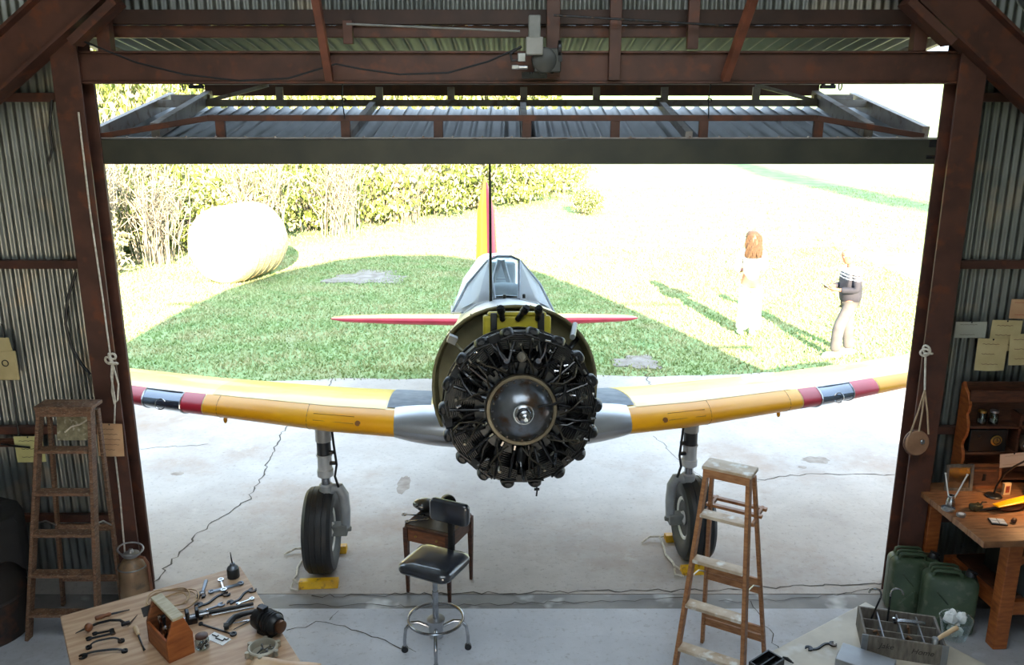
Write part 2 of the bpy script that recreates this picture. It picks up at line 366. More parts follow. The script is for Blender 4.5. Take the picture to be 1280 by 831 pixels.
m = MB(); m.ibeam((-2.82, 5.70, 3.842), (2.93, 5.70, 3.842), .13, .20, .014); m.box((0.05, 5.665, 3.842), (5.7, .012, .17)); m.build('header_beam', STEEL, fr, bevel=.002)
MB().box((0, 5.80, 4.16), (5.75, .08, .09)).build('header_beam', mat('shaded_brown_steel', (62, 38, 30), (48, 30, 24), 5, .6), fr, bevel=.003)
MB().box((0, 5.84, 4.075), (5.75, .06, .075)).build('header_beam', STEEL, fr, bevel=.003)
for px, wd in [(392, .0), (691, .085), (768, .075), (864, .07), (133, .0), (1172, .0), (437, .06)]:
    if wd == 0: continue
    x = aty(px, 60, 5.62).x
    top = 5.2 if px != 437 else 4.12
    bot = 3.76 if px in (768,) else (3.95 if px != 691 else 3.78)
    if px == 437: bot = 3.98
    MB().box((x, 5.60, (bot + top) / 2), (wd, .05, top - bot)).build('strut', STEEL, fr, bevel=.003)
for a, b in [((395, 0), (412, 100)), ((941, 0), (906, 100))]:
    p, q = aty(a[0], a[1], 5.30), aty(b[0], b[1], 5.56)
    d = (p - q).normalized(); MB().beam(q, p + d * 1.0, .05, .05).build('brace', mat('rusty_brace', (128, 74, 54), (98, 56, 42), 8, .5), fr, bevel=.004)
# ---- bifold door: lower leaf, upper leaf
door = struct('door_1', 'corrugated bifold hangar door folded open overhead')
def ly(t): return (5.90 + 1.58 * t, 3.385 + .262 * t)           # lower leaf line
def lp(x, t, up=0.0): y, z = ly(t); return Vector((x, y - .16 * up, z + up))
m = MB()
NS = 5.72; n = int(NS / .10 * 8)
for j in range(7):
    x0 = -2.86 + j * .817; x1 = x0 + .825; mb = MB(); v = []; nn = 96
    for i in range(nn + 1):
        x = x0 + (x1 - x0) * i / nn; h = .040 * math.exp(-(((x / .115) % 1 - .5) * .115 / .020) ** 2) - .055
        v += [tuple(lp(x, 0.0, h)), tuple(lp(x * 1.025, 1.0, h))]
    mb.add(v, [(2 * i, 2 * i + 2, 2 * i + 3, 2 * i + 1) for i in range(nn)]); mb.build('corrugated_sheet', CORR_DOOR, door, smooth=60, fix=False)
m = MB(); m.box((.045, 5.83, 3.305), (5.80, .10, .165)); m.build('bottom_beam', SEAL, door, bevel=.006)
m = MB(); m.box((.045, 5.86, 3.394), (5.76, .12, .008)); [m.cyl((-2.8 + i * .2, 5.805, 3.40), (-2.8 + i * .2, 5.805, 3.408), .008, n=6) for i in range(29)]; m.build('beam_cap', DOORFRAME, door)
for s in (-1, 1):
    MB().beam(lp(s * 2.83, .0, .01), lp(s * 2.92, 1.0, .01), .05, .15).build('side_rail', DOORFRAME, door, bevel=.003)
    MB().beam(lp(s * 2.46, .03, .05), lp(s * 2.60, 1.0, .05), .06, .10).build('side_rail', DOORFRAME, door, bevel=.003)
    for t in (.72, .9):
        MB().beam(lp(s * 2.53, t, .06), lp(s * 2.86, t, .06), .05, .06).build('cross_piece', DOORFRAME, door, bevel=.003)
    m = MB(); m.torus(lp(s * 2.80, .99, .14), .035, .006, (1, 0, 0), 16, 6); m.build('lifting_ring', DARKIRON, door)
    m = MB(); p = lp(s * 2.70, 1.0, .13); m.box(p, (.12, .05, .03)).cyl(p + Vector((-.04, 0, 0)), p + Vector((-.04, 0, .04)), .018).cyl(p + Vector((.04, 0, 0)), p + Vector((.04, 0, .04)), .018); m.build('hinge', DARKIRON, door)
    m = MB(); m.box((s * 2.86, 5.80, 3.36), (.10, .05, .05)).cyl((s * 2.80, 5.79, 3.27), (s * 2.97, 5.79, 3.27), .016).cyl((s * 2.92, 5.79, 3.23), (s * 2.92, 5.79, 3.31), .028); m.build('guide_roller', DARKIRON, door)
for x in (-1.13, .09, 1.22): MB().beam(lp(x, 0.02, .015), lp(x * 1.03, 1.0, .015), .05, .06).build('cross_rail', DOORFRAME, door, bevel=.003)
MB().beam(lp(-2.6, .86, .03), lp(2.6, .86, .03), .05, .055).build('long_rail', DOORFRAME, door, bevel=.003)
MB().box((0, 5.86, 3.525), (4.12, .04, .04)).build('truss_chord', STEEL, door, bevel=.003)
for s in (-1, 1):
    MB().beam((s * 2.06, 5.86, 3.525), (s * 2.80, 5.86, 3.405), .04, .038).build('truss_chord', STEEL, door, bevel=.003)
    MB().beam(lp(s * 2.05, .93, .16), lp(s * 2.6, .86, .03), .04, .03).build('truss_chord', DOORFRAME, door, bevel=.002)
for x in (-1.98, -1.13, -.50, .10, .70, 1.30, 2.08):
    MB().box((x, 5.86, 3.455), (.062, .035, .12)).build('truss_post', STEEL, door, bevel=.003)
for x in (-1.98, -1.13, -.52, .10, .72, 1.30, 2.08):
    p = lp(x, .97, .07); MB().box(p, (.06, .035, .13)).build('truss_post', DOORFRAME, door, bevel=.003)
def uy(t): return (5.97 + 1.55 * t, 4.13 - .20 * t)
for j in range(8):
    x0 = -3.0 + j * .75; x1 = x0 + .76; mb = MB(); v = []; nn = 60
    for i in range(nn + 1):
        x = x0 + (x1 - x0) * i / nn; h = .024 * math.cos(2 * math.pi * x / .115)
        for t in (0, 1): y, z = uy(t); v.append((x, y, z + h))
    mb.add(v, [(2 * i, 2 * i + 2, 2 * i + 3, 2 * i + 1) for i in range(nn)]); mb.build('corrugated_sheet', CORR_DOOR, door, smooth=60, fix=False)
MB().box((0, 7.54, 3.75), (5.3, .05, .09)).build('fold_rail', STEEL, door, bevel=.003)
MB().box((0, 7.50, 3.805), (5.3, .10, .02)).build('fold_rail', DOORFRAME, door, bevel=.003)
for s in (-1, 1): MB().beam((s * 2.97, 6.0, 4.08), (s * 2.97, 7.5, 3.88), .05, .08).build('side_rail', DOORFRAME, door, bevel=.003)
# ---- door motor with its shaft and cable: one machine
mo = thing('door_motor', 'grey electric door motor with junction box on the header beam', 'motor', (aty(672, 55, 5.5).x, 5.5, 3.80))
def mloc(px, py, y=5.45): p = aty(px, py, y); return p - Vector(mo.location)
a = mloc(664, 60); m = MB(); m.box(mloc(668, 58), (.105, .10, .105)); m.build('junction_box', mat('light_grey_box', (150, 150, 146), (132, 132, 128), 8, .5), mo, bevel=.006)
m = MB(); m.lathe([(.06, -.09), (.078, -.08), (.078, .07), (.06, .09)], 20, mloc(680, 76, 5.52), (0, 1, 0)); m.box(mloc(684, 76, 5.52), (.165, .16, .14)); m.build('motor_body', mat('charcoal_motor', (66, 68, 66), (52, 54, 52), 9, .5), mo, bevel=.006)
m = MB(); m.box(mloc(668, 34), (.075, .09, .135)); m.build('gearbox', GREY, mo, bevel=.008)
m = MB(); m.box(mloc(652, 72), (.05, .07, .05)).box(mloc(644, 84), (.045, .05, .025)).cyl(mloc(640, 84), mloc(660, 84), .012); m.build('limit_switch', ALU, mo, bevel=.004)
m = MB(); m.lathe([(.02, 0), (.045, .004), (.045, .02), (.02, .024)], 20, mloc(697, 60), (1, 0, 0)); m.box(mloc(700, 72), (.025, .03, .05)); m.build('sprocket', DARKIRON, mo)
m = MB(); m.tube([mloc(652, 58), mloc(645, 62), mloc(638, 68), mloc(640, 76), mloc(648, 75)], .008, 8); m.build('hose', RUBBER, mo)
m = MB(); m.box(mloc(668, 94, 5.56), (.16, .02, .04)); [m.cyl(mloc(x, 90, 5.5), mloc(x, 92, 5.5), .01) for x in (664, 680, 690)]; m.build('mounting_plate', DARKIRON, mo)
for a, b in [((433, 30), (650, 39)), ((692, 19), (905, 32))]:
    m = MB(); m.cyl(mloc(*a, 5.5), mloc(*b, 5.5), .007, n=10); m.build('drive_shaft', GREY if a[0] < 500 else DARKIRON, mo)
cb = MB(); cb.tube([aty(*p, 5.52) for p in [(88, 45), (130, 62), (170, 78), (230, 93), (300, 101), (360, 98), (420, 80), (450, 86), (500, 93), (560, 91), (610, 77), (648, 60)]], .007, 6)
tag(cb.build('power_cable', RUBBER), 'thin dark power cable sagging along the header beam to the motor', 'cable')
for px, py0, py1, s in [(430, 103, 148, 0), (887, 105, 150, 1)]:
    x = aty(px, 120, 5.80).x; m = MB(); m.tube([(x, 5.78, 3.78), (x - .01, 5.78, 3.65), (x, 5.79, 3.52)], .004, 6); m.torus((x, 5.79, 3.64), .012, .005, (0, 1, 0), 10, 6)
    tag(m.build('lift_cable', DARKIRON), ['thin lift cable at the left part of the folded door', 'thin lift cable at the right part of the folded door'][s], 'cable')
# ================================================================== OUTDOORS
def ground_z(x, y):
    k = max(0, y - 26 - 0.25 * max(0, 8 - x)); z = 0.0009 * k * k if k < 60 else 3.24 + .108 * (k - 60)
    z *= 1.45
    b = max(0, (-(x + 9.5) - 0.0 * y)) if y > 12 else 0
    z += 0.16 * b
    return z - 0.02 + .02 * math.sin(x * .9 + y * .5) * min(1, max(0, (y - 12) / 6))
GRASS = mat('mown_grass', (152, 168, 120), (126, 150, 102), 1.6, 0.9, bump=0.5, detail=9, c3=(146, 150, 112), scale3=1.0, spec=.1)
gm = MB()
gxs = sorted(set([round(-60 + i * 2.5, 2) for i in range(49)] + [round(-12 + i * .6, 2) for i in range(41)])); gys = [10.6, 10.9, 11.2, 11.6, 12] + [12.5 + i * .6 for i in range(30)] + [31 + i * 2.5 for i in range(48)]
v = [(x, y if j else 10.0, ground_z(x, y) if j > 2 else -.05 + .02 * j) for x in gxs for j, y in enumerate(gys)]; ng = len(gys)
gm.add(v, [(i * ng + j, (i + 1) * ng + j, (i + 1) * ng + j + 1, i * ng + j + 1) for i in range(len(gxs) - 1) for j in range(ng - 1)])
tag(MB().box((0, 20, -.36), (260, 260, .4)).build('ground', GRASS, smooth=0), 'grassy ground all around the hangar', kind='structure')
gr = gm.build('ground_field', GRASS, smooth=80, fix=False); tag(gr, 'grassy field rising behind the aircraft', kind='structure')
# grass blades: real tufts, uncountable
rng = np.random.default_rng(5)
def blades(name, n, x0, x1, y0, y1, h, m, label, keep=None):
    x = rng.uniform(x0, x1, n); y = rng.uniform(y0, y1, n)
    k = y > 11.12 + .045 * x
    if keep is not None: k &= keep(x, y)
    x = x[k]; y = y[k]; n = len(x); z = np.array([ground_z(a, b) for a, b in zip(x, y)])
    a = rng.uniform(0, 6.28, n); hh = h * rng.uniform(.5, 1.3, n); wd = .012 + .01 * rng.random(n); lx = rng.normal(0, .5, n) * hh; lyy = rng.normal(0, .5, n) * hh
    v = np.empty((n, 3, 3)); v[:, 0] = np.stack([x - wd * np.cos(a), y - wd * np.sin(a), z], 1); v[:, 1] = np.stack([x + wd * np.cos(a), y + wd * np.sin(a), z], 1); v[:, 2] = np.stack([x + lx, y + lyy, z + hh], 1)
    me = bpy.data.meshes.new(name); me.vertices.add(n * 3); me.vertices.foreach_set('co', v.ravel()); me.loops.add(n * 3); me.loops.foreach_set('vertex_index', np.arange(n * 3, dtype=np.int32))
    me.polygons.add(n); me.polygons.foreach_set('loop_start', np.arange(0, n * 3, 3, dtype=np.int32)); me.polygons.foreach_set('loop_total', np.full(n, 3, dtype=np.int32)); me.update(); me.validate(); me.materials.append(m)
    return tag(link(name, me), label, 'grass', kind='stuff')
BLADE = mat('grass_blade', (148, 168, 112), (178, 174, 130), 1.3, 0.8, spec=.15)
blades('lawn_grass', 150000, -10, 9, 11.0, 23, .05, BLADE, 'short green lawn grass around the tail of the aircraft')
blades('meadow_grass', 50000, -16, 22, 22, 40, .07, BLADE, 'sunlit dry grass on the rising field')
DIRT = mat('bare_earth', (150, 142, 134), (122, 112, 102), 5, .9, bump=.4)
for (px, py, rx, ry, lb) in [(462, 346, 1.05, 1.0, 0), (796, 452, .42, .42, 0)]:
    c = at(px, py); rn = random.Random(int(px)); n = 40; mb = MB(); wob = lambda i: .8 + .16 * math.sin(i * math.tau / n * 3 + px) + .12 * math.sin(i * math.tau / n * 7 + 1) + rn.uniform(-.03, .03)
    pl = [Vector((c.x + rx * math.cos(i * math.tau / n) * wob(i), c.y + ry * math.sin(i * math.tau / n) * wob(i), .0)) for i in range(n)]
    mb.add([(c.x, c.y, .045)] + pl + [p + Vector((0, 0, -.08)) for p in pl], [(0, i + 1, (i + 1) % n + 1) for i in range(n)] + [(i + 1, n + i + 1, n + (i + 1) % n + 1, (i + 1) % n + 1) for i in range(n)])
    mb.build('bare_earth_patch', DIRT, gr, smooth=60)

# ---- shrubs and bare saplings on the bank
LEAF = [mat('leaf_yellow_green', (158, 168, 84), (118, 134, 54), .9, .6), mat('leaf_green', (116, 128, 56), (78, 94, 36), .9, .6), mat('leaf_dry', (206, 200, 160), (176, 168, 128), .9, .7)]
TWIG = mat('pale_twig', (160, 150, 132), (126, 116, 100), 6, .8)
def leaf_mesh(name, n, seed, m, size, fill):
    r = np.random.default_rng(seed); d = r.normal(size=(n, 3)); d /= np.linalg.norm(d, axis=1)[:, None]; rad = r.uniform(fill, 1, n) ** .6
    lump = 1 + .25 * np.sin(d[:, 0] * 5 + seed) * np.cos(d[:, 1] * 4 + seed * 2) + .15 * np.sin(d[:, 2] * 9)
    c = d * (rad * lump)[:, None]; c[:, 2] = c[:, 2] * .5 + .5; c = c[(c[:, 2] > -.02)]; n = len(c)
    u = r.normal(size=(n, 3)); u /= np.linalg.norm(u, axis=1)[:, None]; w_ = np.cross(u, r.normal(size=(n, 3))); w_ /= np.linalg.norm(w_, axis=1)[:, None]
    s = size * r.uniform(.6, 1.3, n)[:, None]; v = np.empty((n, 4, 3)); v[:, 0] = c - u * s; v[:, 1] = c + w_ * s * .45; v[:, 2] = c + u * s; v[:, 3] = c - w_ * s * .45
    me = bpy.data.meshes.new(name); me.from_pydata(v.reshape(-1, 3).tolist(), [], np.arange(n * 4).reshape(-1, 4).tolist()); me.materials.append(m); me.materials.append(LEAF[2]); me.polygons.foreach_set('material_index', (r.random(n) < .38).astype(np.int32)); return me
FOL = [leaf_mesh('foliage', 3600, i, LEAF[[0, 1, 2, 0][i]], .055, .35) for i in range(4)]
def stem_mesh(seed, n=26):
    r = random.Random(seed); m = MB()
    for i in range(n):
        a = r.uniform(0, 6.28); e = r.uniform(.15, 1.0); x, y = r.uniform(-.35, .35), r.uniform(-.35, .35); p = [Vector((x, y, -.02))]; top = r.uniform(.55, 1.1); bend = r.uniform(-.35, .35)
        for k in range(1, 6): q = k / 5; p.append(Vector((x + math.cos(a + bend * q) * e * .75 * q ** 1.5 + r.uniform(-.04, .04), y + math.sin(a + bend * q) * e * .75 * q ** 1.5 + r.uniform(-.04, .04), q * top)))
        m.tube(p, [.010, .009, .008, .006, .004, .002], 4)
        for k in (2, 3, 4):
            for _ in range(2): d = Vector((r.uniform(-.3, .3), r.uniform(-.3, .3), r.uniform(.0, .22))); m.tube([p[k], p[k] + d * .6 + Vector((0, 0, .03)), p[k] + d], [.005, .004, .0015], 3)
    return m.mesh('stem', TWIG, 60, False)
STM = [stem_mesh(s) for s in range(3)]
rn = random.Random(21)
KLAB = ['yellow green sunlit leafy shrub on the bank behind the aircraft', 'darker green leafy shrub on the bank behind the aircraft', 'dry straw coloured shrub on the bank behind the aircraft', 'yellow green sunlit leafy shrub on the bank behind the aircraft']
base = [(-11.0, 18.0), (-9.8, 18.6), (-12.4, 18.4), (-11.6, 19.5), (-10.2, 21), (-12.8, 22.5), (-9.0, 22.6), (-11, 24.5), (-7.6, 24.2), (-9.2, 26.5), (-6.2, 26.4), (-7.4, 29), (-4.6, 28.4), (-5.6, 31.5), (-3.0, 30.6), (-3.8, 34), (-1.4, 32.6), (-2, 36), (.4, 34.8), (0, 39), (2.0, 38), (-14, 26), (-12.5, 29), (-10, 32), (-8, 36), (-5, 40), (-15.5, 21)]
for i, (x, y) in enumerate(base):
    k = rn.choice([0, 0, 1, 1, 2, 3]) if i > 2 else 2; back = i >= 21
    s = rn.uniform(1.3, 1.8) * (1.35 if back else 1) * (.75 if i < 3 else 1); h = s * rn.uniform(1.1, 1.8) * (1.5 if back else 1)
    t = thing('shrub', KLAB[k], 'shrub', (x, y, ground_z(x, y) - .05), rn.uniform(0, 6), 'shrubs on the bank')
    link('foliage', FOL[k], t, scale=(s, s, h)); link('stem', STM[i % 3], t, scale=(s, s, h * 1.05))
for i, (x, y, h) in enumerate([(-9.6, 19.0, 3.6), (-8.6, 20.2, 3.2), (-10.6, 20.2, 4.2), (-7.0, 23.2, 3.6), (-5.2, 25.2, 3.4), (-11.4, 18.6, 4.0), (-3.6, 28.4, 3.0)]):
    t = thing('bare_sapling', 'pale leafless sapling in front of the leafy bank', 'sapling', (x, y, ground_z(x, y) - .05), rn.uniform(0, 6), 'leafless saplings on the bank')
    link('stem', STM[i % 3], t, scale=(h * .45, h * .45, h)); link('stem', STM[(i + 1) % 3], t, rot=(0, 0, 1.3), scale=(h * .4, h * .4, h * .9))
for (px, py, s, lb) in [(733, 228, .62, 'small round shrub added for a shadow patch far out on the field')]:  # shrub added where a green shadow patch lies on the field
    p = at(px, py); p.y = 31; p.x = (px - 640) / FPX * 31; t = thing('shrub', lb, 'shrub', (p.x, p.y, ground_z(p.x, p.y)), 0, 'shrubs on the bank'); link('foliage', FOL[1], t, scale=(s, s, s * 1.5)); link('stem', STM[0], t, scale=(s, s, s * 1.5))
# distant leafy trees behind the bank close the view at the left
TRK = mat('tree_trunk', (120, 100, 80), (90, 74, 60), 6, .9)
def tree(x, y, h, r, lab, k):
    t = thing('tree', lab, 'tree', (x, y, ground_z(x, y) - .1), k, 'trees behind the bank')
    m = MB(); m.tube([(0, 0, 0), (.1, .05, h * .35), (-.05, .1, h * .7), (.05, 0, h * .95)], [.2, .16, .1, .03], 8); m.build('trunk', TRK, t)
    o = link('crown', FOL[k % 2], t, (0, 0, h * .30), scale=(r, r, h * .75)); link('crown', FOL[(k + 1) % 2], t, (r * .3, r * .2, h * .12), (0, 0, 2), scale=(r * .9, r * .9, h * .6))
for i, (x, y) in enumerate([(-20, 30), (-17, 36), (-13, 40), (-9, 44), (-4.5, 47), (0, 50), (-24, 26)]):
    tree(x, y, rn.uniform(6.5, 8.5), rn.uniform(2.6, 3.3), 'tall leafy tree rising behind the shrubs', i)
# the tall tree beyond the right edge of the view whose shadow crosses the field
t = thing('tree', 'tall slender tree right of the field whose shadow crosses the grass', 'tree', (18.7, 17, 0), 0)
m = MB(); m.tube([(0, 0, -.1), (.1, .1, 4), (-.1, .2, 8), (0, 0, 14.5)], [.50, .46, .40, .2], 10); m.build('trunk', TRK, t)
link('crown', FOL[1], t, (0, 0, 3.5), scale=(1.15, 1.15, 11.5))

# ---- round hay bale half in the hangar's shadow
HAY = mat('hay', (206, 190, 150), (170, 152, 112), 9, .95, bump=.7, stretch=(1, 6, 1), c3=(226, 214, 180), scale3=30)
c = at(296, 356); bt = thing('hay_bale', 'large round straw bale lying at the edge of the shade', 'hay bale', (c.x - .15, c.y + .85, .0), R(74))
rb = random.Random(2); m = MB(); secs = []
for i, (t_, r_) in enumerate([(-.75, .62), (-.74, .78), (-.66, .83), (-.3, .84), (0, .835), (.3, .84), (.66, .83), (.74, .78), (.75, .62)]):
    secs.append([(t_, r_ * math.cos(j * math.tau / 40) * (1 + rb.uniform(-.012, .012)), .80 + r_ * math.sin(j * math.tau / 40) * (1 + rb.uniform(-.012, .012))) for j in range(40)])
m.loft(secs); m.build('straw_body', HAY, bt, smooth=40)
for x in (-.5, -.25, 0, .25, .5):
    mm = MB(); mm.torus((x, 0, .80), .846, .006, (1, 0, 0), 40, 5); mm.build('twine', mat('bale_twine', (190, 170, 120), (170, 150, 100), 8, .9), bt)
for k in range(4):
    mm = MB(); mm.tube([Vector((.752, (.15 + .14 * k + .012 * a) * math.cos(a), .80 + (.15 + .14 * k + .012 * a) * math.sin(a))) for a in [i * .26 for i in range(25)]], .008, 5); mm.build('straw_swirl', HAY, bt)
# ================================================================== THE AIRCRAFT
AC = thing('aircraft', 'yellow single-engine propeller trainer aircraft with exposed black radial engine, parked on the apron', 'aircraft', (.05, 5.2, 0), R(3.9))
AP = R(9.5); ACZ = 1.70
YEL = mat('aircraft_yellow', (250, 178, 6), (244, 166, 4), 2.5, .4, coat=.15)
YELT = mat('aircraft_pale_yellow', (240, 206, 120), (232, 190, 96), 1.6, .34, coat=.35, c3=(236, 196, 70), scale3=2.2)
RED = mat('aircraft_red', (196, 40, 62), (178, 32, 54), 4, .4, coat=.2)
SIL = mat('aircraft_silver', (196, 198, 202), (178, 180, 186), 4, .30, .75)
WALK = mat('wing_walk_grey', (132, 142, 154), (112, 122, 134), 14, .75)
OLIVE = mat('olive_primer', (126, 118, 84), (104, 96, 68), 6, .55)
CHROMATE = mat('yellow_primer', (196, 178, 40), (160, 146, 36), 5, .5)
def afp(mb, name, m, parent=None, **k):
    o = mb.build(name, m, parent or AC, **k)
    if parent is None: o.location = (0, 0, ACZ); o.rotation_euler = (-AP, R(.8), 0)
    return o
# fuselage
FS = [(.42, .575, .63, -.50), (.7, .57, .65, -.54), (1.2, .53, .64, -.60), (1.7, .49, .63, -.62), (3.0, .46, .60, -.58), (4.0, .36, .46, -.45), (5.0, .23, .33, -.28), (5.8, .12, .22, -.12), (6.3, .04, .14, .0)]
def fsec(y, hw, zt, zb, n=40, e=2.2):
    c = (zt + zb) / 2; h = (zt - zb) / 2; out = []
    for i in range(n):
        a = math.tau * i / n; ca, sa = math.cos(a), math.sin(a)
        out.append(Vector((hw * math.copysign(abs(ca) ** (2 / e), ca), y, c + h * math.copysign(abs(sa) ** (2 / e), sa))))
    return out
m = MB(); m.loft([fsec(.60, .545, .60, -.47)] + [fsec(*FS[0])] + [fsec(*s) for s in FS[1:]]); fus = afp(m, 'fuselage', SIL, smooth=50)
m = MB(); m.tube(fsec(.42, .575, .63, -.50), .012, 6, closed=True); m.build('cowl_rim', OLIVE, fus)
m = MB(); m.loft([fsec(.425, .568, .622, -.492), fsec(.58, .54, .595, -.465)], cap=False); m.loft([fsec(.585, .54, .595, -.465), fsec(.60, .54, .595, -.465)]); m.build('firewall', OLIVE, fus)
for s in (-1, 1):
    for k in range(9):
        m = MB(); p = fsec(.52, .579, .634, -.504, 72)[(8 + k * 4) if s > 0 else (29 + k * 3) % 72]; m.ell(p, (.006, .006, .006), 6, 4); m.build('cowl_fastener', DARKIRON, fus)
# canopy
PLEX = translucent('pale_plexiglass', (.93, .95, .97), .7)  # white sky glare on the canopy panels is put into this material
CF = mat('canopy_frame', (150, 158, 168), (128, 136, 146), 6, .4, .4)
def csec(y, wb, wt, zb, zt):
    return [Vector((-wb, y, zb)), Vector((-(wb * .55 + wt * .45) - .02, y, zb + (zt - zb) * .5)), Vector((-wt, y, zt - .05)), Vector((-wt * .6, y, zt - .008)), Vector((0, y, zt)), Vector((wt * .6, y, zt - .008)), Vector((wt, y, zt - .05)), Vector(((wb * .55 + wt * .45) + .02, y, zb + (zt - zb) * .5)), Vector((wb, y, zb))]
C0, C1, C2, C3 = csec(1.22, .40, .12, .50, .66), csec(1.72, .42, .135, .50, 1.06), csec(3.2, .42, .17, .48, 1.10), csec(4.1, .33, .06, .36, .50)
ws = [Vector((-.098, 1.36, .655)), Vector((.098, 1.36, .655)), Vector((.128, 1.70, 1.02)), Vector((.06, 1.71, 1.055)), Vector((-.06, 1.71, 1.055)), Vector((-.128, 1.70, 1.02))]
def caf(m, name, mt):
    m.v = [(x, y, .5 + (z - .5) * .86) for x, y, z in m.v]; return afp(m, name, mt) if name != 'canopy_tail_fairing' else afp(m, name, mt, smooth=60)
for s in (-1, 1):
    m = MB(); S = lambda v: Vector((s * v[0], v[1], v[2]))
    a = [S((.105, 1.37, .655)), S((.135, 1.70, 1.015)), S((.30, 1.75, .78)), S((.43, 1.78, .50)), S((.36, 1.36, .52)), S((.24, 1.30, .625))]
    m.add(a + [p + Vector((0, .012, -.004)) for p in a], [tuple(range(6)), tuple(range(11, 5, -1))] + [(i, (i + 1) % 6, 6 + (i + 1) % 6, 6 + i) for i in range(6)]); caf(m, 'windscreen_side_panel', PLEX)
    m = MB(); m.loft([[S((.135, y, 1.02 + d)), S((.31, y, .79)), S((.44, y, .48)), S((.43, y, .47)), S((.30, y, .77)), S((.125, y, 1.0 + d))] for y, d in ((1.76, 0), (2.6, .03), (3.4, .0))]); caf(m, 'canopy_side_panel', milky('side_glass', (230, 236, 240), .3) if 'side_glass' not in MATS else MATS['side_glass'])
    m = MB(); m.tube([S((.135, 1.72, 1.02)), S((.31, 1.76, .785)), S((.445, 1.80, .485))], .011, 6); caf(m, 'canopy_frame', CF)
    m = MB(); m.tube([S((.36, 1.355, .53)), S((.445, 1.8, .49)), S((.45, 3.3, .46))], .010, 6); caf(m, 'canopy_rail', CF)
m = MB(); m.loft([[Vector((-.14, y, 1.02)), Vector((-.07, y, 1.065)), Vector((.07, y, 1.065)), Vector((.14, y, 1.02)), Vector((.07, y, 1.05)), Vector((-.07, y, 1.05))] for y in (1.74, 3.4)]); caf(m, 'canopy_roof', GLASS)
m = MB(); m.loft([C2, C3], closed=False); m.loft([[p + Vector((0, .2, 0)) for p in C2], C3], closed=False); caf(m, 'canopy_tail_fairing', PLEX)
m = MB(); m.add(ws, [tuple(range(6))]); caf(m, 'windscreen', GLASS)
m = MB(); m.tube(ws, .014, 8, closed=True); caf(m, 'windscreen_frame', CF)
for s in (-1, 1):
    m = MB(); m.cyl((s * .11, 2.2, .62), (s * .015, 2.2, 1.02), .022, n=10); caf(m, 'rollover_bar', ALU)
m = MB(); m.cyl((-.06, 2.2, .82), (.06, 2.2, .82), .012); caf(m, 'rollover_bar', ALU)
m = MB(); m.grid(lambda a, b: (-.36 + .72 * a, 1.4 + 1.9 * b, .66 - .10 * (2 * a - 1) ** 2), 8, 4); afp(m, 'added_pale_panel', mat('pale_cockpit_grey', (216, 222, 228), (204, 210, 218), 5, .7))  # pale panel added to lighten the view through the windscreen
m = MB(); m.ell((0, 1.75, .66), (.22, .20, .10), 16, 8); afp(m, 'instrument_hood', mat('grey_hood', (176, 186, 198), (156, 166, 178), 6, .7))
m = MB(); m.box((0, 2.45, .72), (.30, .05, .42)); afp(m, 'seat_back', mat('dull_grey', (200, 206, 212), (186, 192, 198), 6, .7), bevel=.03)
for x, y in ((-.03, 1.18), (.13, 1.24)): m = MB(); m.lathe([(.012, 0), (.012, .03), (.004, .035)], 8, (x, y, .645)); afp(m, 'cowl_knob', BLACK)
m = MB(); m.tube([(0, 0, 1.95), (0, 0, 2.2), (0, .01, 2.9), (0, .02, 3.19)], [.014, .012, .010, .008], 8, sx=.8); o = m.build('antenna_mast', BLACK, AC, (-.13, 1.30, 0))
# tail
def foil(secs, up=(0, 0, 1), n=12):
    """secs: (tip point at the leading edge, chord, thickness); chord runs along +y"""
    u = Vector(up); out = []
    for p, c, t in secs:
        ring = []
        for i in range(2 * n):
            q = -1 + i / n; s = q * q; yt = 5 * t * (.2969 * abs(q) - .126 * s - .3516 * s * s + .2843 * s ** 3 - .1036 * s ** 4)
            ring.append(Vector(p) + Vector((0, c * s, 0)) + u * math.copysign(yt, q) * (1 if q else 0))
        out.append(ring)
    return out
for s in (-1, 1):
    m = MB(); m.loft(foil([((s * .04, 5.05, .17), 1.05, .15), ((s * 1.2, 5.28, .17), .86, .13), ((s * 1.85, 5.46, .17), .62, .08), ((s * 2.02, 5.62, .17), .40, .03)])); tp = afp(m, 'tailplane', YELT)
    m = MB(); m.loft([[p + Vector((0, -.004, 0)) for p in r[8:15]] for r in foil([((s * .10, 5.055, .17), 1.05, .156), ((s * 1.2, 5.275, .17), .86, .136), ((s * 1.85, 5.455, .17), .62, .086), ((s * 2.025, 5.61, .17), .40, .036)])], closed=False); m.build('red_leading_edge', RED, tp)
m = MB(); m.loft(foil([((0, 4.75, .30), 1.35, .28), ((0, 5.25, .85), 1.0, .28), ((0, 5.62, 1.6), .75, .22), ((0, 5.86, 1.98), .50, .05), ((0, 6.0, 2.06), .3, .02)], up=(1, 0, 0))); fin = afp(m, 'fin', YEL)
m = MB(); m.loft([[p + Vector((.004, -.004, 0)) for p in r[12:22]] for r in foil([((0, 4.75, .32), 1.35, .285), ((0, 5.25, .85), 1.0, .286), ((0, 5.62, 1.6), .75, .226), ((0, 5.86, 1.97), .50, .055)], up=(1, 0, 0))], closed=False); m.build('red_stripe', RED, fin)
for s, z in ((-1, 1.05), (1, 1.05), (1, 1.6)): m = MB(); m.ell((s * .075, 5.75, z), (.012, .03, .02), 8, 6); m.build('fin_light', WHITE, fin)
m = MB(); m.lathe([(.03, -.05), (.13, -.045), (.15, -.02), (.15, .02), (.13, .045), (.03, .05)], 18, (-0, 5.75, .15), (1, 0, 0)); m.cyl((.06, 5.7, .15), (.06, 5.6, .7), .03); m.build('tail_wheel', RUBBER, AC)
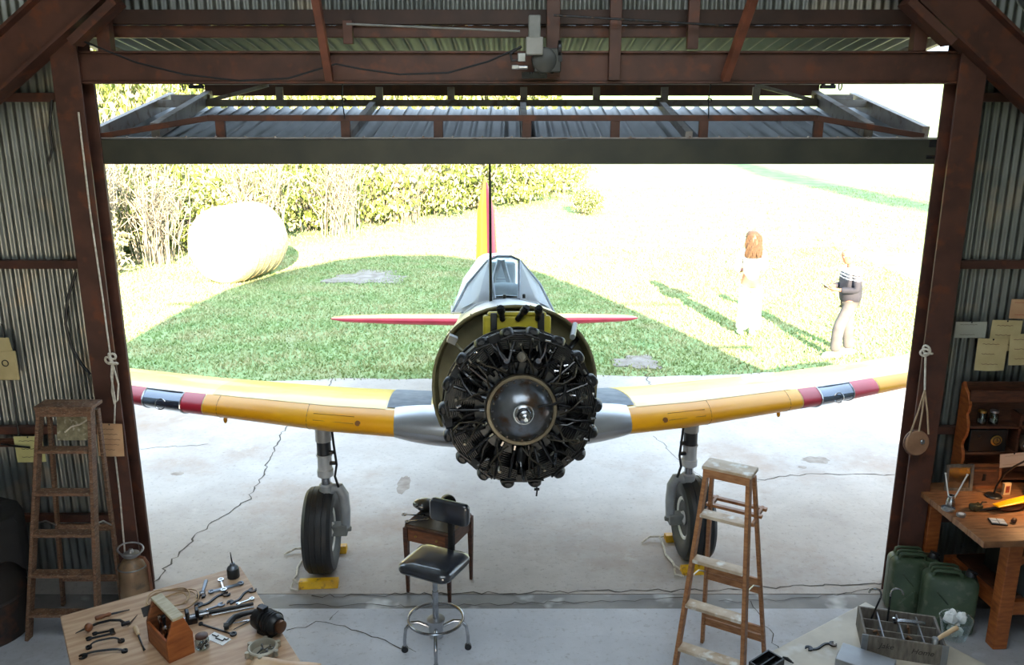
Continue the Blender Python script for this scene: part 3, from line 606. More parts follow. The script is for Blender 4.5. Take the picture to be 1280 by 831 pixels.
# wings
WS = [(.40, .40, -.275, 1.85, .145), (1.35, .62, -.235, 1.70, .145), (2.6, 1.02, -.15, 1.45, .14), (3.6, 1.34, -.05, 1.24, .13), (5.0, 1.80, .15, .90, .12), (5.5, 2.05, .21, .55, .09)]
def wsec(x):
    for a, b in zip(WS, WS[1:]):
        if a[0] <= x <= b[0]:
            t = (x - a[0]) / (b[0] - a[0]); return [p + (q - p) * t for p, q in zip(a, b)]
    return WS[-1] if x > 1 else WS[0]
def wpt(s, x, u, off=0.0):
    X, yl, zl, c, t = wsec(x); q = u * u
    yt = 5 * t * (.2969 * abs(u) - .126 * q - .3516 * q * q + .2843 * q ** 3 - .1036 * q ** 4) * c
    z = yt * 1.12 if u > 0 else -yt * .88
    return Vector((s * x, yl + c * q - off * (1 - min(1, abs(u) * 2.5)), zl + z + (off if u > .0 else -off) * min(1, abs(u) * 3)))
def wpatch(s, x0, x1, u0, u1, off, nx=6, nu=14):
    m = MB(); m.grid(lambda a, b: wpt(s, x0 + (x1 - x0) * a, u0 + (u1 - u0) * b, off), nx, nu); return m
for s in (-1, 1):
    m = MB(); us = [-1 + i / 16 for i in range(33)]
    m.loft([[wpt(s, x, u) for u in us[:-1]] for x in (.40, .9, 1.35, 1.9, 2.6, 3.1, 3.6, 4.3, 5.0, 5.5)]); wing = afp(m, 'wing', YELT, smooth=50)
    wpatch(s, .86, 2.31, -.42, .30, .003).build('leading_edge_skin', YEL, wing)
    wpatch(s, .93, 2.27, .31, .80, .003).build('upper_skin_panel', mat('sky_sheen_yellow', (240, 204, 70), (238, 196, 56), 2, .3, coat=.3, c3=(244, 224, 130), scale3=1.5) if s < 0 else YELT, wing)  # lighter yellow stands for sky reflected on the wing top
    wpatch(s, 2.32, 2.49, -.42, .30, .004).build('red_band', RED, wing)
    wpatch(s, 2.81, 3.05, -.42, .30, .004).build('red_band', RED, wing)
    wpatch(s, 3.06, 5.0, -.42, .30, .003).build('leading_edge_skin', YEL, wing)
    ll = wpatch(s, 2.50, 2.80, -.38, .28, .005).build('landing_light_window', mat('landing_light_glass', (92, 104, 122), (70, 80, 96), 3, .08, .6, coat=1.0), wing)
    m = MB(); X = [wpt(s, 2.495 + .31 * a, u, .008) for a, u in [(0, -.38 + .66 * i / 8) for i in range(9)] + [(1, .28 - .66 * i / 8) for i in range(9)]]; m.tube(X, .006, 5, closed=True); m.build('light_window_rim', ALU, wing)
    m = MB(); m.torus(wpt(s, 2.65, .0, .006), .040, .005, (0, 1, 0), 20, 6); m.build('lamp_reflector', CHROME, wing)
    wpatch(s, .60, .92, .34, .86, .004).build('walkway_pad', WALK, wing)
    m = MB(); m.grid(lambda a, b: wpt(s, .38 + .48 * a, -.5 + .84 * b, .006 + .035 * (1 - a) ** .7 * 1.0 + .012 * math.sin(math.pi * a)), 8, 14); m.build('root_fairing', SIL, wing)
    for xx in (1.5, 2.2): m = MB(); m.tube([wpt(s, xx, -.42 + .72 * i / 8, .004) for i in range(9)], .0022, 4); m.build('panel_seam', mat('seam_brown', (150, 100, 20), (140, 92, 18), 5, .6), wing)
    m = MB(); m.tube([wpt(s, 1.15 + .30 * a, b, .004) for a, b in ((0, .16), (1, .16), (1, .05), (0, .05))], .0025, 4, closed=True); m.build('access_hatch', MATS['seam_brown'], wing)
    m = MB(); m.ell(wpt(s, 2.20, -.40, .025), (.016, .016, .03), 10, 8); m.build('formation_light', YEL, wing)
    m = MB(); m.cyl(wpt(s, 1.12, .06, .004), wpt(s, 1.12, .06, .008), .02, n=14); m.build('gun_port_cap', mat('tan_cap', (150, 96, 30), (130, 80, 22), 5, .6), wing)
    for k, xx in enumerate((2.6, 2.74)): m = MB(); m.ell(wpt(s, xx, -.46, .015), (.010, .010, .014), 8, 6); m.build('drain_cap', DARKIRON, wing)
# landing gear (stands upright)
for s in (-1, 1):
    gx, gy = s * 1.505, .98
    m = MB(); prof = [(.17, -.075), (.205, -.105), (.27, -.118), (.315, -.108), (.338, -.082)]
    for cx in (-.045, 0, .045): prof += [(.345 - abs(cx) * .05, cx - .006), (.338, cx - .004), (.338, cx + .004), (.345 - abs(cx) * .05, cx + .006)]
    prof += [(.338, .082), (.315, .108), (.27, .118), (.205, .105), (.17, .075)]
    m.lathe(prof, 40, (gx, gy, .343), (1, 0, 0)); wl = m.build('main_wheel', RUBBER, AC, smooth=30)
    m = MB(); m.lathe([(.02, -.10), (.05, -.10), (.06, -.07), (.13, -.05), (.155, -.085), (.175, -.085), (.178, 0), (.175, .085), (.155, .085), (.13, .05), (.06, .07), (.05, .10), (.02, .10)], 28, (gx, gy, .343), (1, 0, 0)); m.build('wheel_rim', WHITE, wl)
    for k in range(8): m = MB(); a = k * math.tau / 8; m.cyl((gx - s * .062, gy + .10 * math.cos(a), .343 + .10 * math.sin(a)), (gx - s * .075, gy + .10 * math.cos(a), .343 + .10 * math.sin(a)), .010, n=8); m.build('rim_bolt', DARKIRON, wl)
    lx = gx + (-s) * .055; ix = gx - s * .175
    m = MB(); m.lathe([(.062, 1.10), (.062, 1.34)], 16, (lx, gy, 0)); lg = m.build('oleo_leg', mat('gear_silver', (196, 198, 200), (176, 178, 180), 7, .4, .1), AC)
    m = MB(); m.lathe([(.055, .98), (.055, 1.12)], 16, (lx, gy, 0)); m.build('oleo_band', mat('charcoal_band', (60, 62, 66), (48, 50, 54), 7, .5), lg)
    m = MB(); m.lathe([(.05, .80), (.064, .81), (.064, .86), (.056, .87), (.056, .97), (.062, .975), (.062, .99)], 16, (lx, gy, 0)); m.build('oleo_collar', MATS['gear_silver'], lg)
    m = MB(); m.lathe([(.036, .72), (.036, .81)], 14, (lx, gy, 0)); m.build('piston_rod', CHROME, lg)
    m = MB(); m.lathe([(.05, .62), (.055, .63), (.055, .73), (.045, .74)], 16, (lx, gy, 0)); m.tube([(lx, gy, .67), (lx - s * .06, gy, .70), (ix + s * .02, gy, .70), (ix - s * .01, gy, .64), (ix - s * .02, gy, .50), (ix - s * .015, gy, .36)], [.036, .038, .042, .043, .040, .036], 14); m.build('wheel_fork', mat('gear_grey', (158, 162, 166), (138, 142, 146), 7, .4, .1), lg)
    m = MB(); m.box((ix + s * .03, gy, .345), (.12, .10, .09)); m.cyl((gx, gy, .343), (ix - s * .06, gy, .343), .022); m.build('axle', GREY, lg, bevel=.01)
    m = MB(); m.tube([(lx - s * .07, gy - .05, 1.32), (lx - s * .085, gy - .06, 1.1), (lx - s * .10, gy - .06, .92), (lx - s * .08, gy - .05, .82), (lx - s * .10, gy - .03, .72)], .010, 6); m.build('brake_hose', BLACK, lg)
    for z in (.93, 1.02): m = MB(); m.box((lx - s * .07, gy - .045, z), (.05, .03, .02)); m.build('hose_clip', DARKIRON, lg)
# engine
CYL = MB()
for i in range(11): rr_ = .086 + .002 * i; CYL.lathe([(.055, .235 + i * .0145), (rr_, .2355 + i * .0145), (rr_, .2395 + i * .0145), (.055, .240 + i * .0145)], 20)
CYL.lathe([(.066, .22), (.066, .40)], 16)
barrel_me = CYL.mesh('engine_cylinder', BLACK, 35)
HD = MB()
for i in range(8): HD.box((0, -.01, .393 + i * .012), (.252 - .010 * abs(i - 3), .22, .005))
HD.box((0, .0, .44), (.17, .16, .11)); head_me = HD.mesh('cylinder_head', BLACK, 0)
RC = MB(); RC.loft([[Vector((.036 * k * math.cos(a), .058 * k * math.sin(a), z)) for a in [j * math.tau / 16 for j in range(16)]] for k, z in ((1.0, -.04), (1.05, 0), (1.0, .035), (.8, .05), (.3, .056))]); RC.box((0, 0, -.035), (.085, .13, .012)); RC.cyl((0, -.066, .0), (0, -.052, .0), .018)
rock_me = RC.mesh('rocker_cover', BLACK)
PR = MB(); PR.tube([(.040, -.135, .235), (.076, -.118, .45)], .0115, 10); PR.lathe([(.017, 0), (.017, .03)], 10, (.040, -.135, .232), (.15, .07, 1)); push_me = PR.mesh('pushrod_tube', mat('gloss_black', (34, 35, 38), (24, 25, 28), 8, .22, .3, coat=.6))
SP = MB(); SP.lathe([(.024, 0), (.024, .012), (.014, .014), (.014, .045), (.009, .05), (.009, .075)], 12, (0, -.095, .415), (0, -1, .1)); SP.torus((0, -.10, .415), .022, .004, (0, 1, 0), 16, 6); plug_me = SP.mesh('spark_plug', mat('plug_grey', (110, 106, 96), (80, 78, 70), 9, .4, .6))
LD = MB(); LD.tube([(.0, -.165, .410), (.015, -.19, .37), (.05, -.19, .32), (.075, -.17, .26), (.08, -.15, .235)], .0055, 6); lead_me = LD.mesh('ignition_lead', mat('braided_lead', (70, 64, 52), (48, 44, 36), 30, .5, .4))
BF = MB(); BF.box((0, .05, .38), (.20, .008, .25)); BF.tube([(-.02, -.02, .30), (.0, -.03, .42), (.03, -.02, .50)], .009, 6); BF.tube([(.03, -.09, .28), (.015, -.06, .36), (-.03, -.05, .44), (-.02, -.02, .50)], .013, 7); BF.box((.0, .0, .475), (.10, .10, .05), (0, 0, .2)); baf_me = BF.mesh('baffle', BLACK)
IP = MB(); IP.tube([(.10, .12, .25), (.115, .10, .36), (.09, .06, .46), (.05, .05, .49)], .028, 10); int_me = IP.mesh('intake_pipe', DARKIRON)
for k in range(9):
    th = k * math.tau / 9; rot = Euler((0, th, 0))
    c = link('engine_cylinder', barrel_me, AC)
    c.matrix_local = Matrix.Translation((0, 0, ACZ)) @ Matrix.Rotation(-AP, 4, 'X') @ Matrix.Rotation(th, 4, 'Y')
    link('cylinder_head', head_me, c)
    for s in (-1, 1): link('rocker_cover', rock_me, c, (s * .080, -.055, .478), (R(-10), s * R(20), 0), scale=(1.25, 1.3, .7))
    link('pushrod_tube', push_me, c); o = link('pushrod_tube', push_me, c, scale=(-1, 1, 1))
    link('spark_plug', plug_me, c); link('ignition_lead', lead_me, c); link('intake_pipe', int_me, c)
    b = link('baffle', baf_me, AC); b.matrix_local = Matrix.Translation((0, 0, ACZ)) @ Matrix.Rotation(-AP, 4, 'X') @ Matrix.Rotation(th + math.pi / 9, 4, 'Y')
m = MB(); m.lathe([(.30, -.10), (.30, .12), (.235, .14), (.20, .16), (.20, .3), (.30, .32), (.30, .40), (.1, .42)], 36, (0, 0, 0), (0, 1, 0)); afp(m, 'crankcase', BLACK)
m = MB(); m.lathe([(.30, .125), (.50, .13), (.505, .10), (.51, .10), (.51, .14), (.30, .145)], 40, (0, 0, 0), (0, 1, 0)); afp(m, 'rear_baffle', BLACK)
rq = random.Random(12); fit_me = MB().lathe([(.006, 0), (.011, .002), (.011, .012), (.007, .014), (.007, .03)], 8).mesh('hose_fitting', CHROME); clip_me = MB().box((0, 0, 0), (.035, .012, .008)).mesh('lead_clip', mat('plug_clip', (150, 148, 140), (110, 108, 100), 9, .35, .7))
for k in range(44):
    a = rq.uniform(0, math.tau); r_ = rq.uniform(.27, .49); fo = link('hose_fitting' if k % 2 else 'lead_clip', fit_me if k % 2 else clip_me, AC)
    fo.matrix_local = Matrix.Translation((0, 0, ACZ)) @ Matrix.Rotation(-AP, 4, 'X') @ Matrix.Translation((r_ * math.sin(a), -.13 - rq.uniform(0, .03), r_ * math.cos(a))) @ Euler((rq.uniform(0, 3), rq.uniform(0, 3), rq.uniform(0, 3))).to_matrix().to_4x4()
for k in range(18):
    a = k * math.tau / 18 + rq.uniform(-.1, .1); r0, r1 = rq.uniform(.24, .30), rq.uniform(.40, .50); b = a + rq.uniform(-.35, .35); mm = MB(); q = lambda r, t_, y: Vector((r * math.sin(t_), y, r * math.cos(t_)))
    mm.tube([q(r0, a, -.12), q(r0 * .6 + r1 * .4, a * .7 + b * .3, -.15 - rq.uniform(0, .03)), q(r0 * .25 + r1 * .75, a * .3 + b * .7, -.14), q(r1, b, -.08)], rq.choice([.006, .009, .012]), 7); afp(mm, 'oil_line', rq.choice([MATS['gloss_black'], BLACK, DARKIRON]))
NOSE = mat('nose_case_steel', (140, 144, 150), (104, 108, 114), 6, .28, .8, c3=(110, 88, 72), scale3=9)
m = MB(); m.lathe([(.19, .08), (.208, .15), (.205, .165), (.192, .178), (.178, .21), (.155, .245), (.125, .275), (.092, .296), (.070, .305), (.064, .32)], 44, (0, 0, 0), (0, -1, 0)); nc = afp(m, 'nose_case', NOSE, smooth=50)
m = MB(); m.lathe([(.198, .13), (.226, .13), (.23, .14), (.23, .168), (.224, .178), (.205, .178), (.198, .17)], 44, (0, 0, 0), (0, -1, 0)); m.build('ignition_ring', mat('bronze_ring', (104, 96, 80), (80, 72, 58), 9, .4, .6), nc)
for k in range(24): a = k * math.tau / 24; m = MB(); m.cyl((.188 * math.cos(a), -.185, .188 * math.sin(a)), (.188 * math.cos(a), -.205, .188 * math.sin(a)), .0065, n=6); m.build('flange_bolt', DARKIRON, nc)
m = MB(); m.lathe([(.06, .30), (.058, .325), (.045, .33), (.043, .335), (.037, .34), (.037, .40), (.03, .405), (.024, .41), (.024, .44), (.012, .445), (.012, .50)], 24, (0, 0, 0), (0, -1, 0)); m.build('propeller_shaft', CHROME, nc)
for k in range(7): m = MB(); m.torus((0, -.345 - k * .008, 0), .0375, .003, (0, 1, 0), 24, 5); m.build('shaft_thread', DARKIRON, nc)
m = MB(); m.tube([(.06, -.27, .03), (.12, -.30, .05), (.19, -.28, .055), (.25, -.24, .07), (.28, -.18, .13), (.275, -.16, .19)], .009, 8); m.build('governor_line', BLACK, nc)
m = MB(); m.box((.02, -.245, .085), (.05, .02, .03), (0, .3, .2)); m.build('name_plate', DARKIRON, nc)
# magnetos, distributor, sump on the nose
m = MB(); m.lathe([(.03, 0), (.032, .01), (.032, .05), (.02, .06)], 16, (0, -.14, .335), (0, -1, .2)); m.box((0, -.20, .345), (.008, .02, .055)); afp(m, 'governor', mat('worn_grey', (136, 130, 118), (100, 96, 86), 12, .5, .4))
for s in (-1, 1): m = MB(); m.lathe([(.028, 0), (.03, .02), (.018, .04), (.018, .07)], 12, (s * .10, -.16, .29), (0, -.8, .4)); m.tube([(s * .10, -.2, .3), (s * .14, -.19, .36), (s * .16, -.14, .42)], .008, 6); afp(m, 'oil_fitting', DARKIRON)
m = MB(); m.ell((0, -.12, -.30), (.035, .05, .07), 12, 8); m.cyl((0, -.12, -.36), (0, -.12, -.42), .012); afp(m, 'oil_sump', BLACK)
for a_, b_ in ((-.12, -.33), (.10, -.32), (-.26, -.10), (.27, -.12), (-.24, .17), (.22, .2)):
    m = MB(); r_ = math.hypot(a_, b_); u = Vector((a_ / r_, 0, b_ / r_)); t_ = Vector((u.z, 0, -u.x)); m.tube([u * .25 + Vector((0, -.15, 0)), u * .31 + t_ * .05 + Vector((0, -.2, 0)), u * .39 + t_ * .07 + Vector((0, -.18, 0)), u * .46 + t_ * .03 + Vector((0, -.12, 0))], .0065, 6); afp(m, 'ignition_lead', MATS['braided_lead'])
# accessories between engine and firewall
m = MB(); m.box((0, .28, .50), (.46, .12, .15)); m.box((0, .27, .585), (.40, .10, .03)); afp(m, 'oil_tank', CHROMATE, bevel=.02)
for x in (-.16, .16): m = MB(); m.box((x, .27, .515), (.045, .14, .16)); afp(m, 'tank_strap', BLACK, bevel=.006)
for x, tx in ((-.10, -.02), (0.0, .06), (.14, .0)): m = MB(); m.cyl((x, .22, .55), (x + tx, .14, .64), .020, n=10); m.cyl((x + tx * .6, .172, .605), (x + tx * .9, .15, .63), .028, n=12); afp(m, 'filler_pipe', DARKIRON)
for s in (-1, 1):
    for z in (.40, -.35): m = MB(); m.cyl((s * .28, .12, z * .7), (s * .47, .56, z), .018, n=8); afp(m, 'engine_mount_tube', OLIVE if s < 0 else DARKIRON)
m = MB(); m.cyl((.36, .1, .44), (.42, .40, .50), .02); afp(m, 'mount_bracket', GREY); m = MB(); m.box((-.44, .2, .42), (.06, .06, .05), (.2, .4, .1)); afp(m, 'mount_bracket', GREY)
m = MB(); m.tube([(.115, .02, .0), (.12, 0, -.06), (.115, 0, -.10)], .006, 6); m.cyl((.10, 0, -.05), (.135, 0, -.05), .009); o = m.build('drain_cock', DARKIRON, AC); o.location = (0, 0, 1.15)
# chocks
def chock(loc, label, rz):
    t = thing('wheel_chock', label, 'chock', loc, rz, 'yellow wheel chocks')
    for y in (-.265, .265):
        m = MB(); m.prism([(-.05, 0), (.05, 0), (.03, .055), (-.03, .055)], .30, Matrix.Translation((-.15, y, 0)) @ Matrix.Rotation(R(90), 4, 'Z') @ Matrix.Rotation(R(90), 4, 'X')); m.build('chock_block', YELLOW, t, bevel=.004)
    m = MB(); m.tube([(-.16, -.265, .03), (-.20, -.24, .05), (-.19, -.15, .03), (-.21, 0, .015), (-.19, .15, .012), (-.20, .24, .04), (-.16, .265, .04)], .010, 6); m.build('rope', ROPE, t)
    m = MB(); m.tube([(-.20, -.25, .03), (-.21, -.31, .012), (-.15, -.34, .012)], .009, 6); m.build('rope_end', ROPE, t); m = MB(); m.tube([(-.19, .26, .04), (-.28, .28, .03), (-.36, .22, .012)], .009, 6); m.build('rope_end', ROPE, t)
for s, lb in ((-1, 'yellow rope-linked wheel chock at the wheel left of the stool'), (1, 'yellow rope-linked wheel chock at the wheel behind the stepladder')):
    p = Matrix.Rotation(R(3.9), 3, 'Z') @ Vector((s * 1.505, .98, 0)) + Vector((.05, 5.2, 0)); chock((p.x, p.y, 0.0), lb, R(3.9))
# ================================================================== THINGS IN THE HANGAR
def place(p, q, z):                                 # two photo points on a level -> centre, heading, length
    a, b = at(*p, z), at(*q, z); d = b - a
    return (a + b) / 2, math.atan2(d.y, d.x), d.length
# ---- tables
def table(name, label, c, rz, L, W, h, m_top, m_leg, boards):
    t = thing(name, label, 'table', (c[0], c[1], 0), rz)
    for k in range(boards):
        w_ = W / boards; MB().box((0, -W / 2 + (k + .5) * w_, h - .02), (L, w_ - .0015, .04)).build('top_board', m_top, t, bevel=.004)
    for sx in (-1, 1):
        for sy in (-1, 1): MB().box((sx * (L / 2 - .08), sy * (W / 2 - .08), (h - .04) / 2), (.07, .07, h - .04)).build('leg', m_leg, t, bevel=.004)
    for sy in (-1, 1): MB().box((0, sy * (W / 2 - .08), h - .09), (L - .2, .025, .10)).build('apron_rail', m_leg, t)
    for sx in (-1, 1): MB().box((sx * (L / 2 - .08), 0, h - .09), (.025, W - .2, .10)).build('apron_rail', m_leg, t)
    return t
TZ = .85
A, B = at(300, 707, TZ), at(75, 770, TZ); u = (A - B).normalized(); vdir = Vector((u.y, -u.x, 0)); Lw = (A - B).length
c = (A + B) / 2 + vdir * .95
table('work_table', 'light brown wooden work table spread with hand tools', c, math.atan2(u.y, u.x), Lw, 1.9, TZ, WOODTOP, WOOD, 1)
A2, B2 = at(1082, 752, TZ), at(960, 816, TZ); u = (A2 - B2).normalized(); vdir = Vector((u.y, -u.x, 0)); c = A2 - u * .75 + vdir * .42
WOODPALE = mat('pale_worn_table', (196, 186, 168), (166, 156, 142), 3.5, .5, bump=.06, c3=(206, 204, 200), scale3=5)
table('side_work_table', 'pale worn table carrying the divided crate', c, math.atan2(u.y, u.x), 1.5, .84, TZ, WOODPALE, WOOD, 1)

# ---- spanners
def open_head(r, jaw, ang, side):
    """outline of an open jaw centred at the origin, opening along +x"""
    pts = []; n = 16; g0 = math.asin(min(.95, jaw / r))
    for i in range(n + 1):
        a = g0 + (math.tau - 2 * g0) * i / n; pts.append((r * math.cos(a), r * math.sin(a)))
    pts += [(-r * .15, -jaw), (-r * .35, 0), (-r * .15, jaw)]
    ca, sa = math.cos(ang), math.sin(ang); return [((x * ca - y * sa) * side, x * sa + y * ca) for x, y in pts]
def spanner(label, p, q, kinds=('open', 'open'), bend=0.0, wd=.016, m=None, z=TZ, hr=(.020, .020), lift=0.0, name='spanner', group='spanners laid out on the work table'):
    m = m or DARKIRON; c, a, L = place(p, q, z)
    t = thing(name, label, 'wrench', (c.x, c.y, z + .0005), a, group); th = .007
    n = 12; pts = []
    for i in range(n + 1):
        k = -1 + 2 * i / n; x = k * (L / 2 - hr[0 if k < 0 else 1] * .8); pts.append(Vector((x, bend * math.sin(k * math.pi * .9), .0045 + lift * (1 - k ** 4))))
    mb = MB(); secs = []
    for i, pt in enumerate(pts):
        d = (pts[min(i + 1, n)] - pts[max(0, i - 1)]).normalized(); sd = Vector((-d.y, d.x, 0)).normalized(); w2 = wd / 2
        secs.append([pt + sd * w2 + Vector((0, 0, -.0035)), pt + sd * w2 * .7 + Vector((0, 0, .0035)), pt - sd * w2 * .7 + Vector((0, 0, .0035)), pt - sd * w2 + Vector((0, 0, -.0035))])
    mb.loft(secs); mb.build('shank', m, t)
    for k, (kd, s) in enumerate(zip(kinds, (-1, 1))):
        e = pts[0] if s < 0 else pts[-1]; r = hr[k]; mb = MB(); cx = Vector((s * (L / 2 - r), e.y, 0))
        if kd == 'open': mb.prism(open_head(r, r * .48, .26 * s * (1 if not bend else 1.4), s), .009, Matrix.Translation(cx))
        elif kd == 'ring': mb.lathe([(r * .55, 0), (r, 0), (r, .011), (r * .55, .011), (r * .55, 0)], 18, cx, cap=False)
        elif kd == 'flat': mb.prism([(-r, -r * .6), (r * .7, -r * .6), (r, 0), (r * .7, r * .6), (-r, r * .6)], .006, Matrix.Translation(cx))
        mb.build('head', m, t)
    return t
LB = 'on the left part of the work table'
spanner('short dark open-ended spanner, upper of the small pair left of the tool caddy', (115, 793.5), (143.5, 788), wd=.012, hr=(.014, .014))
spanner('short dark open-ended spanner, lower of the small pair left of the tool caddy', (107, 800), (145, 791.5), wd=.012, hr=(.016, .014))
spanner('dark cranked ring spanner with a raised offset shank', (107, 811), (156, 801), ('ring', 'ring'), wd=.011, hr=(.016, .017), lift=.03)
spanner('long open-ended spanner with hooked end, nearest the table front', (98, 822), (160, 814), ('open', 'ring'), wd=.013, hr=(.022, .016), lift=.02)
spanner('bright silver combination spanner lying across a flat bar spanner', (275.5, 724), (280.4, 740), ('ring', 'ring'), wd=.013, m=CHROME, hr=(.018, .018), z=TZ + .012)
spanner('long flat grey bar spanner with a ring at each end', (260.5, 741.7), (304.6, 729), ('ring', 'ring'), wd=.028, m=mat('dull_steel', (120, 126, 134), (98, 104, 112), 12, .4, .8), hr=(.018, .018))
spanner('dark S-shaped open-ended spanner beside the wire coil', (242.7, 758), (288.5, 742.6), bend=.022, wd=.017, hr=(.024, .022))
spanner('dark S-shaped open-ended spanner nearest the table edge', (283.4, 755), (320.8, 736.7), bend=.020, wd=.016, hr=(.020, .024))
spanner('small silver combination spanner behind the black magneto', (295, 756.5), (318, 748.5), ('open', 'ring'), wd=.010, m=CHROME, hr=(.013, .014))
spanner('slim grey open-ended spanner beside the long ratchet bar', (247, 767), (281, 755), ('flat', 'open'), wd=.012, m=MATS['dull_steel'], hr=(.012, .020))
spanner('long black ring spanner beside the white parts card', (249, 780), (295, 794.5), ('ring', 'ring'), wd=.010, hr=(.012, .018), m=BLACK)
spanner('dark S-shaped spanner alone on the pale table', (1006, 811), (1046, 806), bend=.016, wd=.014, hr=(.020, .020), name='spanner', group='spanners on the pale table')
# adjustable wrench
c, a, L = place((258, 725.6), (251, 748.5), TZ); t = thing('adjustable_wrench', 'small adjustable wrench with knurled jaw at the back of the work table', 'wrench', (c.x, c.y, TZ), a)
m = MB(); m.prism([(-L / 2, -.008), (-L / 2 + .01, -.011), (L * .15, -.008), (L * .15, .008), (-L / 2 + .01, .011), (-L / 2, .008)], .009); m.build('handle', MATS['dull_steel'], t, bevel=.002)
m = MB(); m.prism([(L * .15, -.010), (L * .24, -.026), (L / 2, -.026), (L / 2, -.008), (L * .36, -.006), (L * .36, .014), (L * .2, .018)], .013); m.build('fixed_jaw', DARKIRON, t, bevel=.002)
m = MB(); m.prism([(L * .37, .004), (L * .5, .004), (L * .46, .022), (L * .34, .024)], .012); m.build('moving_jaw', DARKIRON, t)
m = MB(); m.cyl((L * .28, -.006, .009), (L * .28, .012, .009), .007, n=12); m.build('knurl', CHROME, t)
# long ratchet bar
c, a, L = place((251, 770), (317, 757), TZ); t = thing('ratchet_bar', 'long black ratchet bar with silver edge lying beneath the magneto', 'ratchet', (c.x, c.y, TZ), a)
m = MB(); m.cyl((-L / 2, 0, .014), (L * .5, 0, .014), .012, .009); m.build('bar', BLACK, t); m = MB(); m.lathe([(.012, 0), (.022, .004), (.022, .026), (.012, .03)], 16, (-L / 2, 0, 0)); m.cyl((-L / 2, -.012, .01), (-L / 2, -.04, .01), .012); m.build('ratchet_head', BLACK, t)
m = MB(); m.cyl((-L * .3, -.022, .006), (L * .5, -.022, .006), .005); m.build('slide_rod', CHROME, t)
# big curved spanner
t = thing('hook_spanner', 'thick black curved hook spanner leading up to the magneto', 'wrench', tuple(at(294.5, 771, TZ)), 0); o0 = at(294.5, 771, TZ)
pts = [at(*p, TZ + .0195) - o0 for p in ((282, 783), (287, 777), (293, 771), (303, 767.5), (314, 765), (322, 763))]
m = MB(); m.tube(pts, [.014, .016, .017, .015, .013, .012], 10); m.build('shank', BLACK, t); m = MB(); m.cyl(pts[0] - Vector((.01, .0, 0)), pts[0] + Vector((.012, .01, 0)), .019); m.build('head', BLACK, t)
# two thin silver rods
for k, (p, q, lb) in enumerate([((292, 788), (316, 775), 'thin silver punch lying nearest the magneto'), ((290, 780), (312, 776), 'thin silver punch lying against the hook spanner')]):
    c, a, L = place(p, q, TZ); m = MB(); m.tube([(-L / 2, 0, .006), (0, 0, .006), (L / 2 - .03, 0, .006), (L / 2, 0, .005)], [.0015, .004, .005, .005], 8); m.cyl((L / 2 - .035, 0, .006), (L / 2, 0, .006), .0058); tag(m.build('punch', CHROME, None, (c.x, c.y, TZ), (0, 0, a)), lb, 'punch', 'silver punches on the work table')
# file with wooden handle, offset scraper, screwdriver
c, a, L = place((119, 775.5), (162, 763), TZ); t = thing('hand_file', 'slim file with a turned wooden handle at the back left of the work table', 'file', (c.x, c.y, TZ), a)
m = MB(); m.lathe([(.006, 0), (.012, .004), (.013, .03), (.010, .055), (.012, .07), (.008, .082)], 12, (-L / 2, 0, .014), (1, 0, 0)); m.build('handle', WOOD, t); m = MB(); m.tube([(-L / 2 + .08, 0, .012), (L / 2, 0, .006)], [.006, .003], 6); m.build('blade', DARKIRON, t)
o0 = at(130, 783, TZ); t = thing('hand_brace', 'bent dark iron hand brace with wooden knob and pointed bit', 'hand tool', tuple(o0), 0)
pts = [at(*p, TZ + .03 * k) - o0 for p, k in (((100, 789), .7), ((108, 785), 1.0), ((122, 779), .8), ((138, 775), 1.2), ((150, 775), 1.2), ((157, 779), .6))]
m = MB(); m.tube(pts[1:], .0075, 8); m.build('crank', DARKIRON, t); m = MB(); m.ell(pts[1] + (pts[2] - pts[1]) * .2, (.022, .022, .024), 12, 8); m.build('knob', WOOD, t)
m = MB(); m.tube([pts[0] - Vector((.02, .01, .005)), pts[1]], [.002, .007], 6); m.build('spike', DARKIRON, t)
m = MB(); m.box(pts[-1], (.045, .02, .018), (0, 0, .5)); m.build('chuck', DARKIRON, t, bevel=.004); m = MB(); q = [at(159, 782, TZ + .005) - o0, at(163, 779, TZ + .012) - o0, at(172, 768, TZ + .03) - o0]; m.tube(q, [.009, .007, .002], 6, sx=.5); m.build('bit', CHROME, t)
c, a, L = place((169, 786), (180.5, 813), TZ); t = thing('screwdriver', 'wooden-handled screwdriver lying left of the tool caddy', 'screwdriver', (c.x, c.y, TZ), a)
m = MB(); m.lathe([(.006, 0), (.013, .008), (.014, .04), (.009, .07), (.011, .085), (.006, .09)], 12, (-L / 2, 0, .014), (1, 0, 0)); m.build('handle', mat('pale_handle', (206, 176, 138), (178, 142, 104), 9, .5), t); m = MB(); m.tube([(-L / 2 + .088, 0, .011), (L / 2 - .02, 0, .006), (L / 2, 0, .005)], [.005, .0045, .007], 8); m.build('blade', DARKIRON, t)
